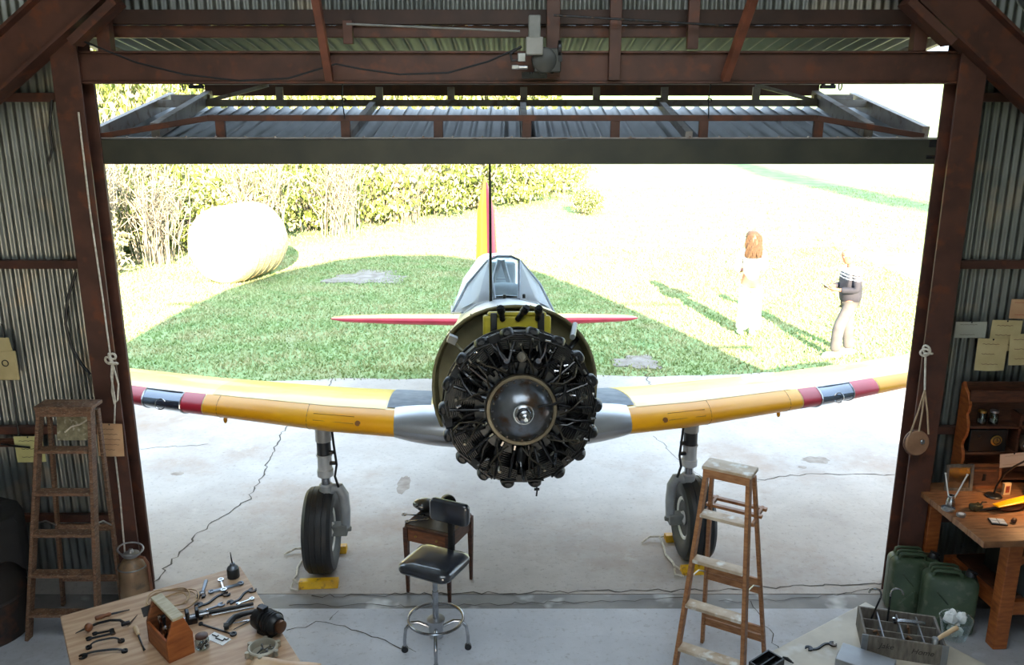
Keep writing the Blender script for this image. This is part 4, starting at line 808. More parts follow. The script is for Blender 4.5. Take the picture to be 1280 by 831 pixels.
# tool caddy
t = thing('tool_caddy', 'brown wooden tool caddy with pale gable handle standing on the work table', 'tool caddy', (-1.785, 3.835, TZ), R(-46)); Lc, Wc = .27, .135
for s in (-1, 1):
    m = MB(); m.prism([(-Wc / 2, 0), (Wc / 2, 0), (Wc / 2, .12), (.028, .225), (-.028, .225), (-Wc / 2, .12)], .014, Matrix.Translation((s * (Lc / 2 - .007) - .007, 0, 0)) @ Matrix(((0, 0, 1, 0), (1, 0, 0, 0), (0, 1, 0, 0), (0, 0, 0, 1)))); m.build('end_panel', WOODORG if s > 0 else WOOD, t, bevel=.002)
    MB().box((0, s * (Wc / 2 - .006), .06), (Lc - .03, .012, .12)).build('side_panel', WOODORG, t, bevel=.002)
MB().box((0, 0, .006), (Lc - .03, Wc - .03, .012)).build('bottom', WOOD, t)
MB().box((0, 0, .233), (Lc + .01, .058, .016)).build('handle_bar', mat('pale_handle_bar', (196, 186, 160), (172, 160, 134), 6, .6, stretch=(8, 2, 2)), t, bevel=.002)
CAD = Matrix.Translation((-1.785, 3.835, TZ)) @ Matrix.Rotation(R(-46), 4, 'Z')
for k, (x, y, l, mt, lb) in enumerate([(-.09, -.02, .15, CHROME, 'bright steel chisel standing in the tool caddy'), (-.045, .0, .14, DARKIRON, 'dark iron rasp standing in the tool caddy'), (.0, -.03, .13, CHROME, 'bright steel pliers standing in the tool caddy'), (.05, .0, .12, DARKIRON, 'dark pincers standing in the tool caddy'), (.09, -.02, .11, CHROME, 'short bright drill standing in the tool caddy')]):
    o = thing('hand_tool', lb, 'hand tool', tuple(CAD @ Vector((x, y, .014))), R(-46), 'tools in the caddy'); m = MB(); tl = .15 * (-1) ** k; m.tube([(0, 0, 0), (tl * .1, .0, l * .5), (tl * .15, .0, l)], [.006, .007, .004], 8); m.build('shaft', mt, o); m = MB(); m.tube([(tl * .15, 0, l * .72), (tl * .15, .0, l)], [.011, .009], 8); m.cyl((tl * .15 - .012, 0, l * .9), (tl * .15 + .012, 0, l * .9), .008); m.build('grip', mt, o)
t = thing('paint_brush', 'dark flat brush sticking out of the back of the tool caddy', 'brush', tuple(CAD @ Vector((-.155, -.045, .0))), R(-46)); m = MB(); m.box((-.01, 0, .155), (.012, .05, .05), (0, -.6, 0)); m.build('bristles', BLACK, t); m = MB(); m.tube([(.0, 0, .0), (0, 0, .07), (-.002, 0, .14)], .006, 6); m.build('handle', WOODDK, t)
# coil of wire
c = at(214, 754, TZ); t = thing('wire_coil', 'loose coil of pale copper wire behind the tool caddy', 'wire coil', (c.x, c.y, TZ), 0)
for r_, dx, dy, z0 in ((.125, 0, 0, .014), (.118, .02, .01, .022), (.105, -.02, .015, .030), (.075, .01, .0, .020)):
    m = MB(); rr = random.Random(int(r_ * 1000)); m.tube([(dx + r_ * 1.1 * math.cos(i * math.tau / 40), dy + r_ * .95 * math.sin(i * math.tau / 40), z0 + .008 * math.sin(i * .5 + r_ * 50)) for i in range(40)], .004, 6, closed=True); m.build('wire_loop', mat('pale_wire', (196, 164, 124), (170, 138, 100), 8, .4, .3), t)
# oil can
c = at(292, 721, TZ); t = thing('oil_can', 'small dark oil can with thin upright spout at the table corner', 'oil can', (c.x, c.y, TZ), 0)
m = MB(); m.lathe([(.034, 0), (.036, .004), (.036, .055), (.034, .06)], 24); m.build('can', mat('charcoal_tin', (64, 66, 68), (50, 52, 54), 8, .4, .5), t); m = MB(); m.lathe([(.034, .06), (.030, .07), (.016, .08), (.014, .092), (.006, .095)], 24); m.build('cap', MATS['dull_steel'], t); m = MB(); m.tube([(0, 0, .09), (-.004, 0, .13), (-.006, 0, .165)], [.005, .004, .002], 8); m.build('spout', BLACK, t)
# glass jar
def jar(label, loc, r, h, lidm, name='glass_jar', fill=None, group=None, lid=True):
    t = thing(name, label, 'jar', tuple(loc), 0, group)
    m = MB(); m.lathe([(r * .9, 0), (r, .006), (r, h * .78), (r * .82, h * .9), (r * .82, h), (r * .78, h), (r * .78, h * .9), (r * .95, h * .77), (r * .95, .008), (.001, .006)], 24, cap=False); m.build('glass', GLASS, t)
    if lid: m = MB(); m.lathe([(r * .88, h * .97), (r * .9, h * .985), (r * .9, h * 1.12), (r * .84, h * 1.14)], 24); m.build('lid', lidm, t)
    if fill:
        rr = random.Random(5); m = MB()
        for i in range(26): a = rr.uniform(0, 6.28); q = rr.uniform(0, r * .75); m.cyl((q * math.cos(a), q * math.sin(a), rr.uniform(.01, h * .45)), (q * math.cos(a) + rr.uniform(-.008, .008), q * math.sin(a) + rr.uniform(-.008, .008), rr.uniform(.01, h * .5)), .004, n=6)
        o = m.build('screws', fill, t); o['kind'] = 'stuff'
    return t
jar('glass jar of screws with a brown lid beside the tool caddy', at(253.5, 810, TZ), .036, .07, WOODDK, fill=DARKIRON)
# parts clamp next to the caddy
c = at(240, 778, TZ); t = thing('hand_vice', 'dark cast hand vice standing behind the tool caddy', 'hand vice', (c.x, c.y, TZ), R(25))
m = MB(); m.box((0, 0, .02), (.06, .05, .04)).box((-.02, 0, .05), (.022, .05, .06)); m.build('body', DARKIRON, t, bevel=.006); m = MB(); m.box((.03, 0, .055), (.02, .045, .05)); m.build('jaw', DARKIRON, t, bevel=.004); m = MB(); m.cyl((-.05, 0, .035), (.09, 0, .035), .007).cyl((.085, 0, .01), (.085, 0, .06), .004); m.build('screw', CHROME, t)
# card with pins
c = at(273, 798.5, TZ); t = thing('parts_card', 'white card with dark pins drawn up beside the black spanner', 'card', (c.x, c.y, TZ), R(-30))
m = MB(); m.box((0, 0, .0015), (.13, .062, .003)); m.build('card', WHITE, t); 
for x, y, l in ((-.035, .005, .035), (.012, -.006, .05), (.04, .012, .02)): m = MB(); m.tube([(x - l / 2, y, .006), (x + l / 2, y, .006), (x + l / 2, y + .012, .006)], .0035, 6); m.build('pin', BLACK, t)
# magneto
c = at(337, 790, TZ); t = thing('magneto', 'black finned magneto standing on the corner of the work table', 'magneto', (c.x, c.y, TZ), R(-32))
m = MB(); m.lathe([(.03, -.085), (.058, -.08), (.062, -.06), (.062, -.03), (.056, -.025)], 24, (0, 0, .066), (1, 0, 0)); m.build('front_flange', BLACK, t)
m = MB(); m.lathe([(.056, -.03), (.060, .01), (.058, .05), (.044, .075), (.02, .08)], 24, (0, 0, .066), (1, 0, 0)); m.box((0, 0, .012), (.10, .085, .024)); m.build('housing', BLACK, t)
for k in range(5): m = MB(); m.torus((-.02 + k * .016, 0, .066), .061, .004, (1, 0, 0), 24, 6); m.build('cooling_fin', DARKIRON, t)
for k in range(7): a = k * math.tau / 7; m = MB(); m.cyl((-.088, .045 * math.cos(a), .066 + .045 * math.sin(a)), (-.070, .05 * math.cos(a), .066 + .05 * math.sin(a)), .009, n=8); m.build('terminal', DARKIRON, t)
m = MB(); m.lathe([(.03, 0), (.034, .006), (.034, .028), (.024, .034)], 18, (.072, 0, .066), (1, 0, 0)); m.build('drive_coupling', mat('copper_brown', (120, 84, 62), (90, 62, 46), 9, .4, .7), t)
m = MB(); m.box((-.04, 0, .135), (.05, .04, .016)); m.tube([(-.06, .02, .135), (-.09, .02, .12), (-.10, .02, .09)], .008, 8); m.build('bracket', DARKIRON, t, bevel=.003)
# ring housing with bolts
c = at(329, 816, TZ); t = thing('ring_housing', 'pale cast ring housing holding loose bolts', 'machine part', (c.x, c.y, TZ), R(20))
m = MB(); m.lathe([(.060, 0), (.075, 0), (.078, .035), (.072, .042), (.066, .042), (.062, .035), (.060, .004), (.001, .004)], 28, cap=False); m.build('ring', mat('cast_alloy', (186, 178, 160), (158, 150, 134), 12, .5, .4), t)
for k in range(6): a = k * math.tau / 6 + .3; m = MB(); m.lathe([(.012, 0), (.012, .03), (.006, .032)], 10, (.083 * math.cos(a), .083 * math.sin(a), .008)); m.build('bolt_lug', MATS['cast_alloy'], t)
for k, (x, y, a) in enumerate([(-.02, .0, 1.2), (.0, -.02, .6), (.02, .01, .9), (.0, .02, 2.0), (.03, -.015, .3)]):
    w_ = Matrix.Rotation(R(20), 3, 'Z') @ Vector((x, y, 0)) + c; o = thing('bolt', 'loose silver bolt lying inside the ring housing', 'bolt', (w_.x, w_.y, TZ + .012 + .003 * k), a, 'bolts in the ring housing')
    m = MB(); m.cyl((-.018, 0, 0), (.018, 0, 0), .004, n=8); m.build('shank', CHROME, o); m = MB(); m.cyl((.018, 0, 0), (.024, 0, 0), .008, n=6); m.build('head', CHROME, o)
# leather offcut at the front of the table
o0 = at(360, 831, TZ); t = thing('leather_sheet', 'curled tan leather sheet at the front edge of the work table', 'leather sheet', (o0.x + .02, o0.y - .13, TZ), R(-10)); m = MB(); m.grid(lambda a, b: (-.22 + .36 * a, -.1 + .22 * b, .006 + .035 * max(0, b - .55) ** 1.2 * 2 + .004 * math.sin(a * 9)), 14, 10); so = m.build('sheet', mat('tan_leather', (196, 150, 106), (214, 184, 150), 5, .45), t); sm = so.modifiers.new('thickness', 'SOLIDIFY'); sm.thickness = .003

# ---- divided crate on the pale table
cc = at(1082, 757.5, .96); CW, CD, CH = .385, .275, .115; cz = TZ
P0, P1, P2, P3 = at(1074, 757.5, .96), at(1171, 771, .96), at(1180, 810, .96), at(1080, 795, .96); cc = (P0 + P1 + P2 + P3) / 4
cr = thing('divided_crate', 'weathered grey divided wooden crate of tools lettered in black', 'crate', (cc.x, cc.y, cz + .001), R(-15))
for s in (-1, 1):
    MB().box((0, s * (CD / 2 - .006), CH / 2), (CW, .012, CH)).build('side_panel', WOODGREY, cr, bevel=.002)
    MB().box((s * (CW / 2 - .006), 0, CH / 2), (.012, CD - .024, CH)).build('end_panel', WOODGREY, cr, bevel=.002)
MB().box((0, 0, .005), (CW - .02, CD - .02, .01)).build('bottom', WOODGREY, cr)
for k in (-1, 0, 1): MB().box((k * CW / 4, 0, .06), (.007, CD - .024, .085)).build('divider', mat('divider_steel', (150, 152, 154), (120, 122, 126), 8, .45, .5), cr)
for k in (-1, 1): MB().box((0, k * CD / 6, .058), (CW - .024, .007, .08)).build('divider', WOODGREY, cr)
for s in (-1, 1): MB().box((s * (CW / 2 - .004), -CD / 2 + .002, CH / 2), (.03, .006, CH + .004)).build('corner_strap', MATS['divider_steel'], cr)
text('lettering', 'Jake', .042, INK, cr, (-.085, -CD / 2 - .0012, .068), (R(90), 0, 0), .3); text('lettering', 'Home', .042, INK, cr, (.085, -CD / 2 - .0012, .062), (R(90), 0, 0), .3)
CRM = Matrix.Translation((cc.x, cc.y, cz)) @ Matrix.Rotation(R(-15), 4, 'Z')
for k, (x, y, lx, h, lb) in enumerate([(-.145, .085, .05, .25, 'bent steel hook rod leaning in the back corner of the crate'), (-.048, .085, .0, .27, 'upright steel hook rod standing in the crate')]):
    o = thing('hook_rod', lb, 'hook', tuple(CRM @ Vector((x, y, .012))), R(-15), 'hook rods in the crate'); m = MB(); m.tube([(0, 0, 0), (lx, 0, h * .8)], .005, 8); m.build('rod', DARKIRON, o)
    m = MB(); r_ = .030; s = 1 if k else -1; m.tube([(lx, 0, h * .8)] + [(lx + s * (r_ - r_ * math.cos(a)), 0, h * .8 + .02 + r_ * math.sin(a)) for a in [i * .35 for i in range(10)]], .005, 8); m.build('hook', CHROME, o)
o = thing('socket_handle', 'bright chrome socket handle lying across the crate dividers', 'wrench', tuple(CRM @ Vector((.055, .055, .105))), R(-10)); m = MB(); m.tube([(-.07, 0, .006), (-.03, 0, .009), (.075, 0, .007)], [.007, .009, .008], 10); m.build('handle', CHROME, o); m = MB(); m.lathe([(.013, -.004), (.013, .018), (.008, .02)], 14, (-.075, 0, 0)); m.build('socket', CHROME, o)
for k, (x, y, lb) in enumerate([(-.14, -.085, 'rusty hooked pin in the front left compartment of the crate'), (.048, .0, 'rusty shackle in the middle compartment of the crate'), (.048, -.085, 'rusty chain hook in the front middle compartment of the crate')]):
    o = thing('rusty_hook', lb, 'hook', tuple(CRM @ Vector((x, y, .012))), k, 'rusty hooks in the crate'); m = MB(); m.tube([(-.03, 0, .02), (0, .0, .05), (.03, .01, .075), (.02, .015, .095), (.0, .01, .09)], .006, 8); m.build('hook', mat('rusty_iron', (120, 88, 62), (84, 60, 44), 20, .7, .4), o); m = MB(); m.torus((-.03, 0, .02), .014, .004, (0, 1, 0), 14, 6); m.build('eye', MATS['rusty_iron'], o)
o = thing('mallet', 'wooden mallet handle resting on the right end of the crate', 'mallet', tuple(CRM @ Vector((.18, -.09, .138))), R(25)); m = MB(); m.tube([(-.05, 0, -.004), (0, 0, .008), (.10, 0, .026)], [.009, .011, .012], 10); m.build('handle', mat('pale_handle', (206, 176, 138)), o); m = MB(); m.lathe([(.014, 0), (.016, .004), (.016, .028), (.014, .032)], 14, (-.055, 0, -.02)); m.build('head', ALU, o)
# glass bowl with rags
cj = at(1192, 797, TZ); t = thing('glass_bowl', 'clear glass bowl of crumpled white rags behind the crate', 'bowl', (cj.x, cj.y, TZ), 0)
m = MB(); m.lathe([(.05, 0), (.058, .004), (.078, .10), (.082, .12), (.079, .12), (.074, .10), (.055, .008), (.001, .006)], 32, cap=False); m.build('glass', GLASS, t)
m = MB(); m.torus((0, 0, .12), .0805, .003, n=32, m=6); m.build('rim', glass('rim_glass', (225, 232, 232), alpha=.9), t)
rr = random.Random(9)
for k, (x, y, z, s) in enumerate([(-.032, .0, .115, .034), (.033, .012, .112, .032), (-.005, -.012, .058, .036), (.0, .045, .112, .028)]):
    m = MB(); m.ell((0, 0, 0), (s, s * .8, s * .9), 14, 10); m.v = [tuple(Vector(p) * (1 + .28 * math.sin(p[0] * 160 + k) * math.cos(p[1] * 140) + .12 * rr.uniform(-1, 1))) for p in m.v]
    tag(m.build('rag', CLOTH, None, (cj.x + x, cj.y + y, TZ + z), (.3 * k, .2, k)), 'crumpled white rag stuffed in the glass bowl', 'rag', 'rags in the glass bowl')
# metal case lid and dark open box at the bottom edge
o0 = at(1075, 826, TZ); t = thing('steel_case', 'flat grey steel case lying in front of the crate', 'case', (o0.x, o0.y - .06, TZ), R(-34)); m = MB(); m.box((0, 0, .03), (.26, .16, .05)); m.build('lid', mat('worn_grey_case', (150, 152, 156), (128, 128, 130), 5, .4, .3), t, bevel=.004); m = MB(); m.box((0, 0, .005), (.25, .155, .01)); m.build('base', BLACK, t); m = MB(); m.box((-.131, 0, .03), (.006, .04, .02)); m.build('latch', DARKIRON, t)
o0 = at(957, 832, TZ); t = thing('parts_box', 'black open parts box at the bottom edge of the pale table', 'box', (o0.x - .0, o0.y - .01, TZ), R(38))
for a, d in (((0, .045, .02), (.16, .008, .04)), ((0, -.045, .02), (.16, .008, .04)), ((.076, 0, .02), (.008, .09, .04)), ((-.076, 0, .02), (.008, .09, .04)), ((0, 0, .14 * .02), (.15, .085, .005)), ((0, 0, .018), (.15, .006, .03))): MB().box(a, d).build('box_panel', BLACK, t)
o0 = at(984, 826, TZ); t = thing('knob', 'small black handle lying beside the parts box', 'handle', (o0.x, o0.y, TZ), R(-50)); m = MB(); m.tube([(-.025, 0, .008), (0, 0, .012), (.025, 0, .008)], [.006, .010, .006], 8); m.build('grip', BLACK, t); m = MB(); m.cyl((.02, 0, .008), (.035, 0, .007), .004, n=8); m.build('stud', DARKIRON, t)

# ---- stool
t = thing('workshop_stool', 'black vinyl swivel stool with backrest and chrome foot ring', 'stool', (-.515, 4.995, 0), R(-26))
def cushion(w_, d_, z0, z1, r=.06, n=8):
    secs = []
    for k, z in ((.90, z0), (.985, z0 + .008), (1, z0 + .022), (1, z1 - .022), (.97, z1 - .008), (.80, z1 + .004), (.3, z1 + .010)):
        ring = []
        for cx, cy, a0 in ((1, 1, 0), (-1, 1, 90), (-1, -1, 180), (1, -1, 270)):
            for i in range(n + 1): a = R(a0 + 90 * i / n); ring.append(Vector(((cx * (w_ / 2 - r) + r * math.cos(a)) * k, (cy * (d_ / 2 - r) + r * math.sin(a)) * k, z)))
        secs.append(ring)
    return secs
m = MB(); m.loft(cushion(.385, .355, .635, .70)); m.build('seat', LEATHER, t, smooth=60)
m = MB(); m.loft([[Vector((p.x * 1.003, p.y * 1.003, .655 + dz)) for p in cushion(.385, .355, .635, .70)[2]] for dz in (0, .006)], cap=False); m.build('seat_piping', BLACK, t)
m = MB(); m.loft([[Vector((p.x, .205 + (p.z - .03) + .5 * p.x * p.x, .945 + p.y)) for p in s] for s in cushion(.30, .155, .0, .055, .03)]); m.build('backrest', LEATHER, t, smooth=60)
m = MB(); m.tube([(0, .02, .628), (0, .19, .628), (0, .225, .66), (0, .228, .80), (0, .226, .93)], [.016, .018, .020, .020, .018], 8, sx=1.4); m.build('back_bar', BLACK, t)
m = MB(); m.box((0, 0, .625), (.22, .20, .015)); m.build('seat_plate', BLACK, t)
m = MB(); m.cyl((0, 0, .22), (0, 0, .62), .017); m.cyl((0, 0, .22), (0, 0, .46), .021); m.build('column', CHROME, t)
m = MB(); m.lathe([(.05, .12), (.05, .235), (.062, .24), (.062, .25), (.03, .258)], 20); m.build('hub', ALU, t)
m = MB(); m.torus((0, 0, .252), .185, .010, n=40, m=8); m.build('foot_ring', CHROME, t)
for k in range(4):
    a = R(45 + 90 * k - 15); d = Vector((math.cos(a), math.sin(a), 0)); m = MB(); m.tube([d * .04 + Vector((0, 0, .19)), d * .12 + Vector((0, 0, .228)), d * .17 + Vector((0, 0, .225)), d * .205 + Vector((0, 0, .18)), d * .215 + Vector((0, 0, .10)), d * .215 + Vector((0, 0, .05))], .012, 10); lg = m.build('leg', CHROME, t)
    m = MB(); m.cyl(d * .215 + Vector((-d.y, d.x, 0)) * -.011 + Vector((0, 0, .024)), d * .215 + Vector((-d.y, d.x, 0)) * .011 + Vector((0, 0, .024)), .0235, n=16); m.box(d * .215 + Vector((0, 0, .045)), (.02, .02, .02)); m.build('caster', BLACK, lg)
# ---- small side table with drawer
t = thing('side_table', 'small brown wooden side table with a drawer behind the stool', 'side table', (-.56, 5.82, 0), R(-24)); W2 = .18
m = MB(); m.loft([[Vector((p.x, p.y, z)) for p in cushion(.40, .40, 0, .1, .05)[2]] for z in (.545, .565)]); m.build('top', WOODDK, t, bevel=.003)
m = MB(); m.box((0, 0, .5665), (.34, .34, .003)); m.build('top_inlay', mat('dark_leather_top', (58, 56, 58), (46, 44, 46), 8, .35), t)
for sx in (-1, 1):
    for sy in (-1, 1): m = MB(); m.loft([[Vector((sx * W2 + a * h, sy * W2 + b * h, z)) for a, b in ((-1, -1), (1, -1), (1, 1), (-1, 1))] for h, z in ((.010, 0), (.018, .45), (.018, .545))]); m.build('leg', WOODDK, t)
for s in (-1, 1): MB().box((s * W2, 0, .49), (.016, .33, .11)).build('side_rail', WOODDK, t)
MB().box((0, W2, .49), (.33, .016, .11)).build('back_rail', WOODDK, t)
dr = MB().box((0, -W2, .49), (.32, .02, .10)).build('drawer', WOOD, t, bevel=.003)
for x in (-.09, .09): m = MB(); m.ell((x, -W2 - .018, .495), (.010, .010, .010), 10, 8); m.build('knob', BRASS, dr)
ST = Matrix.Translation((-.56, 5.82, .568)) @ Matrix.Rotation(R(-24), 4, 'Z')
o = thing('flying_helmet', 'dark leather flying helmet lying on the side table', 'helmet', tuple(at(530, 637, .568)), .4); m = MB(); m.ell((0, 0, .045), (.085, .07, .05), 16, 10, (0, .2, .4)); m.v = [(x * (1 + .12 * math.sin(y * 70)), y, max(z, .001)) for x, y, z in m.v]; m.build('shell', LEATHER, o); m = MB(); m.tube([(.02, -.06, .06), (.06, -.07, .02), (.05, -.11, .006), (-.02, -.10, .006)], .009, 8); m.build('strap', LEATHER, o); m = MB(); m.torus((-.05, -.04, .06), .025, .006, (0, .6, .6), 16, 6); m.build('ear_cup', DARKIRON, o)
o = thing('gauge', 'round black glass-faced gauge standing on the side table', 'gauge', tuple(at(560, 636, .568)), .3); m = MB(); m.lathe([(.05, -.03), (.058, -.02), (.058, .02), (.05, .03)], 28, (0, 0, .060), (.1, -1, .25)); m.build('case', BLACK, o); m = MB(); m.lathe([(.05, 0), (.048, .004), (.03, .008)], 28, Vector((0, 0, .060)) + Vector((.1, -1, .25)).normalized() * .03, (.1, -1, .25)); m.build('dial', MATS['gloss_black'], o); m = MB(); m.torus(Vector((0, 0, .06)) + Vector((.1, -1, .25)).normalized() * .03, .052, .005, (.1, -1, .25), 28, 6); m.build('bezel', DARKIRON, o)
for k, (x, y, a, lb) in enumerate([(-.10, -.05, -.1, 'silver ring spanner on the side table, nearer the helmet'), (-.09, -.11, .25, 'silver ring spanner on the side table, nearer the drawer')]):
    p = at(517 + 4 * k, 644 + 7 * k, .568); o = thing('spanner', lb, 'wrench', (p.x, p.y, p.z), a, 'spanners on the side table'); m = MB(); m.box((0, 0, .004), (.13, .013, .007)); m.build('shank', CHROME, o); 
    for s in (-1, 1): m = MB(); m.lathe([(.010, 0), (.019, 0), (.019, .009), (.010, .009), (.010, 0)], 16, (s * .073, 0, 0), cap=False); m.build('head', CHROME, o)
# ---- stepladders
def ladder(label, loc, rz, top, fr_top, fr_bot, bk_top, bk_bot, nst, z1, dz, m, mst, rails, shelf, shear=0.0):
    t = thing('stepladder', label, 'stepladder', loc, rz, 'wooden stepladders')
    def F(s, z): k = z / top; return Vector((s * (fr_bot[0] + (fr_top[0] - fr_bot[0]) * k) + shear * (1 - k), fr_bot[1] + (fr_top[1] - fr_bot[1]) * k, z))
    def Bk(s, z): k = z / top; return Vector((s * (bk_bot[0] + (bk_top[0] - bk_bot[0]) * k) + shear * (1 - k), bk_bot[1] + (bk_top[1] - bk_bot[1]) * k, z))
    for s in (-1, 1):
        mb = MB(); mb.beam(F(s, 0), F(s, top - .02), .024, .065, (0, 1, 0)); mb.build('front_rail', m, t, bevel=.003)
        mb = MB(); mb.beam(Bk(s, 0), Bk(s, top - .05), .022, .036, (0, 1, 0)); mb.build('rear_leg', m, t, bevel=.003)
        mb = MB(); p, q = F(s, .93 * top * .55), Bk(s, top * .42); mb.tube([p, (p + q) / 2 + Vector((0, 0, .03)), q], .005, 6); mb.build('spreader', ALU, t)
    for k in range(nst):
        z = z1 + dz * k; a, b = F(-1, z), F(1, z); mb = MB(); mb.box((a + b) / 2 + Vector((0, .0, 0)), ((b - a).length - .02, .085, .022)); st = mb.build('step', mst, t, bevel=.003)
        mb = MB(); mb.cyl(a + Vector((.0, -.01, -.016)), b + Vector((0, -.01, -.016)), .004, n=6); mb.build('tie_rod', ALU, st)
    mb = MB(); c_ = (F(-1, top) + F(1, top)) / 2; w_ = (F(1, top) - F(-1, top)).length; mb.box(c_ + Vector((0, .035, .0)), (w_ + .05, .15, .024)); tp = mb.build('top_cap', mst, t, bevel=.004)
    mb = MB(); mb.box(c_ + Vector((0, -.035, -.03)), (w_ + .03, .016, .05)); mb.build('cap_apron', m, tp)
    for z in rails:
        a, b = Bk(-1, z), Bk(1, z); mb = MB(); mb.beam(a, b, .018, .05); mb.build('rear_rail', m, t, bevel=.002)
    if shelf:
        z = shelf; a, b = Bk(-1, z), Bk(1, z); c_ = (a + b) / 2
        for d in (.02, .13): mb = MB(); mb.box(c_ + Vector((0, d, 0)), ((b - a).length + .06, .03, .018)); mb.build('shelf_slat', m, t)
        for s in (-1, 1): mb = MB(); mb.beam(F(s, z - .03) * .45 + Bk(s, z) * .55, Bk(s, z) + Vector((0, .15, 0)), .016, .025); mb.build('shelf_arm', m, t)
    return t
LADW = mat('ladder_wood', (176, 124, 80), (144, 94, 56), 8, .5, stretch=(2, 2, 9), bump=.06)
STEPW = mat('worn_step_wood', (206, 190, 168), (176, 152, 124), 10, .55, c3=(226, 224, 218), scale3=14)
ladder('honey-coloured wooden stepladder with worn pale steps in front of the wheel', (1.31, 4.655, 0), R(-31), 1.5, (.125, -.045), (.225, -.185), (.125, .05), (.215, .385), 4, .30, .30, LADW, STEPW, (.20, .27, .60, .66), 1.16)
ladder('old dark wooden stepladder standing against the corrugated wall', (-2.92, 5.22, 0), 0, 1.7, (.165, -.04), (.245, -.09), (.16, .05), (.22, .33), 5, .2, .30, OLDLADDER, OLDLADDER, (.25, .7), None, shear=-.215)
t = thing('seat_pad', 'flat mottled board resting on the old stepladder beneath its top', 'board', (-2.925, 5.24, 1.41), 0); m = MB(); m.box((0, .04, .115), (.25, .02, .19), (R(-12), 0, 0)); m.build('board', mat('mottled_board', (150, 144, 118), (112, 106, 84), 26, .8, c3=(190, 186, 170), scale3=34), t, bevel=.003); m = MB(); m.tube([(-.07, .02, .08), (-.02, .02, .12), (.03, .035, .13), (.08, .035, .16)], .006, 6); m.build('cord', ROPE, t)
# ---- jerry cans
JG = mat('jerry_green', (72, 88, 66), (54, 70, 52), 6, .4, .1, c3=(92, 100, 82), scale3=18)
def jerry(label, loc, rz):
    t = thing('jerry_can', label, 'jerry can', loc, rz, 'green jerry cans'); W, D, Hh = .345, .165, .44
    def ring(k, y):
        r = .045; pts = []
        for cx, cz, a0, rr in ((1, 1, 0, .05), (-1, 1, 90, .05), (-1, -1, 180, .05), (1, -1, 270, .05)):
            for i in range(7): a = R(a0 + 15 * i); pts.append(Vector(((cx * (W / 2 - rr) + rr * math.cos(a)) * k, y, Hh / 2 + (cz * (Hh / 2 - rr) + rr * math.sin(a)) * k)))
        return pts
    m = MB(); m.loft([ring(.90, -D / 2), ring(.965, -D / 2 + .008), ring(1, -D / 2 + .03), ring(1, D / 2 - .03), ring(.965, D / 2 - .008), ring(.90, D / 2)]); m.build('body', JG, t, smooth=50)
    m = MB(); m.loft([ring(1.004, -.004), ring(1.012, 0), ring(1.004, .004)], cap=False); m.build('seam', JG, t)
    for a, b in (((-.10, .33), (-.02, .24)), ((.10, .33), (.02, .24)), ((-.10, .10), (-.02, .19)), ((.10, .10), (.02, .19)), ((0, .10), (0, .20))): m = MB(); m.tube([(a[0], -D / 2 + .001, a[1]), (b[0], -D / 2 + .001, b[1])], .007, 8); m.build('embossed_rib', JG, t)
    for y in (-.05, 0, .05): m = MB(); m.tube([(-.13, y, Hh - .015), (-.12, y, Hh + .032), (-.10, y, Hh + .040), (.03, y, Hh + .040), (.05, y, Hh + .030), (.06, y, Hh - .01)], .011, 8); m.build('handle', JG, t)
    m = MB(); m.lathe([(.034, 0), (.034, .04), (.028, .05)], 18, (.118, 0, Hh - .02), (.35, 0, 1)); m.box((.135, 0, Hh + .03), (.06, .03, .012), (0, .35, 0)).tube([(.15, -.03, Hh + .01), (.165, -.03, Hh - .03), (.165, .03, Hh - .03), (.15, .03, Hh + .01)], .005, 6); m.build('spout_cap', DARKIRON, t)
    m = MB(); m.box((.155, 0, Hh - .055), (.03, .10, .012), (0, .9, 0)); m.build('strap', JG, t)
jerry('green steel jerry can standing nearest the door post', (2.935, 5.49, 0), R(-6)); jerry('green steel jerry can standing nearest the workbench', (3.075, 5.25, 0), R(-12))
# ---- milk-can style sprayer canister by the left post
t = thing('sprayer_canister', 'tan metal sprayer canister with wire ring handle at the foot of the brown post', 'canister', (-2.74, 5.43, 0), R(20))
m = MB(); m.lathe([(.09, 0), (.105, .01), (.105, .36), (.10, .39), (.07, .44), (.045, .46), (.045, .475)], 28); m.build('tank', mat('tan_tank', (150, 122, 94), (122, 96, 72), 6, .45, .2, c3=(96, 84, 70), scale3=12), t, smooth=50)
m = MB(); m.lathe([(.05, .475), (.056, .48), (.056, .495), (.02, .505), (.012, .53)], 20); m.build('lid', ALU, t); m = MB(); m.torus((0, 0, .53), .085, .006, (.15, -.1, 1), 28, 8); m.build('ring_handle', ALU, t)
for s in (-1, 1): m = MB(); m.cyl((s * .055, 0, .475), (s * .082, 0, .53), .005); m.build('handle_stay', ALU, t)
m = MB(); m.tube([(.045, -.02, .47), (.085, -.05, .47), (.105, -.05, .42), (.11, -.04, .2), (.11, -.04, .06)], .011, 8); m.build('hose', mat('red_hose', (140, 90, 66), (116, 72, 52), 8, .5), t); m = MB(); m.torus((0, 0, .40), .10, .005, n=28, m=6); m.build('band', ALU, t)
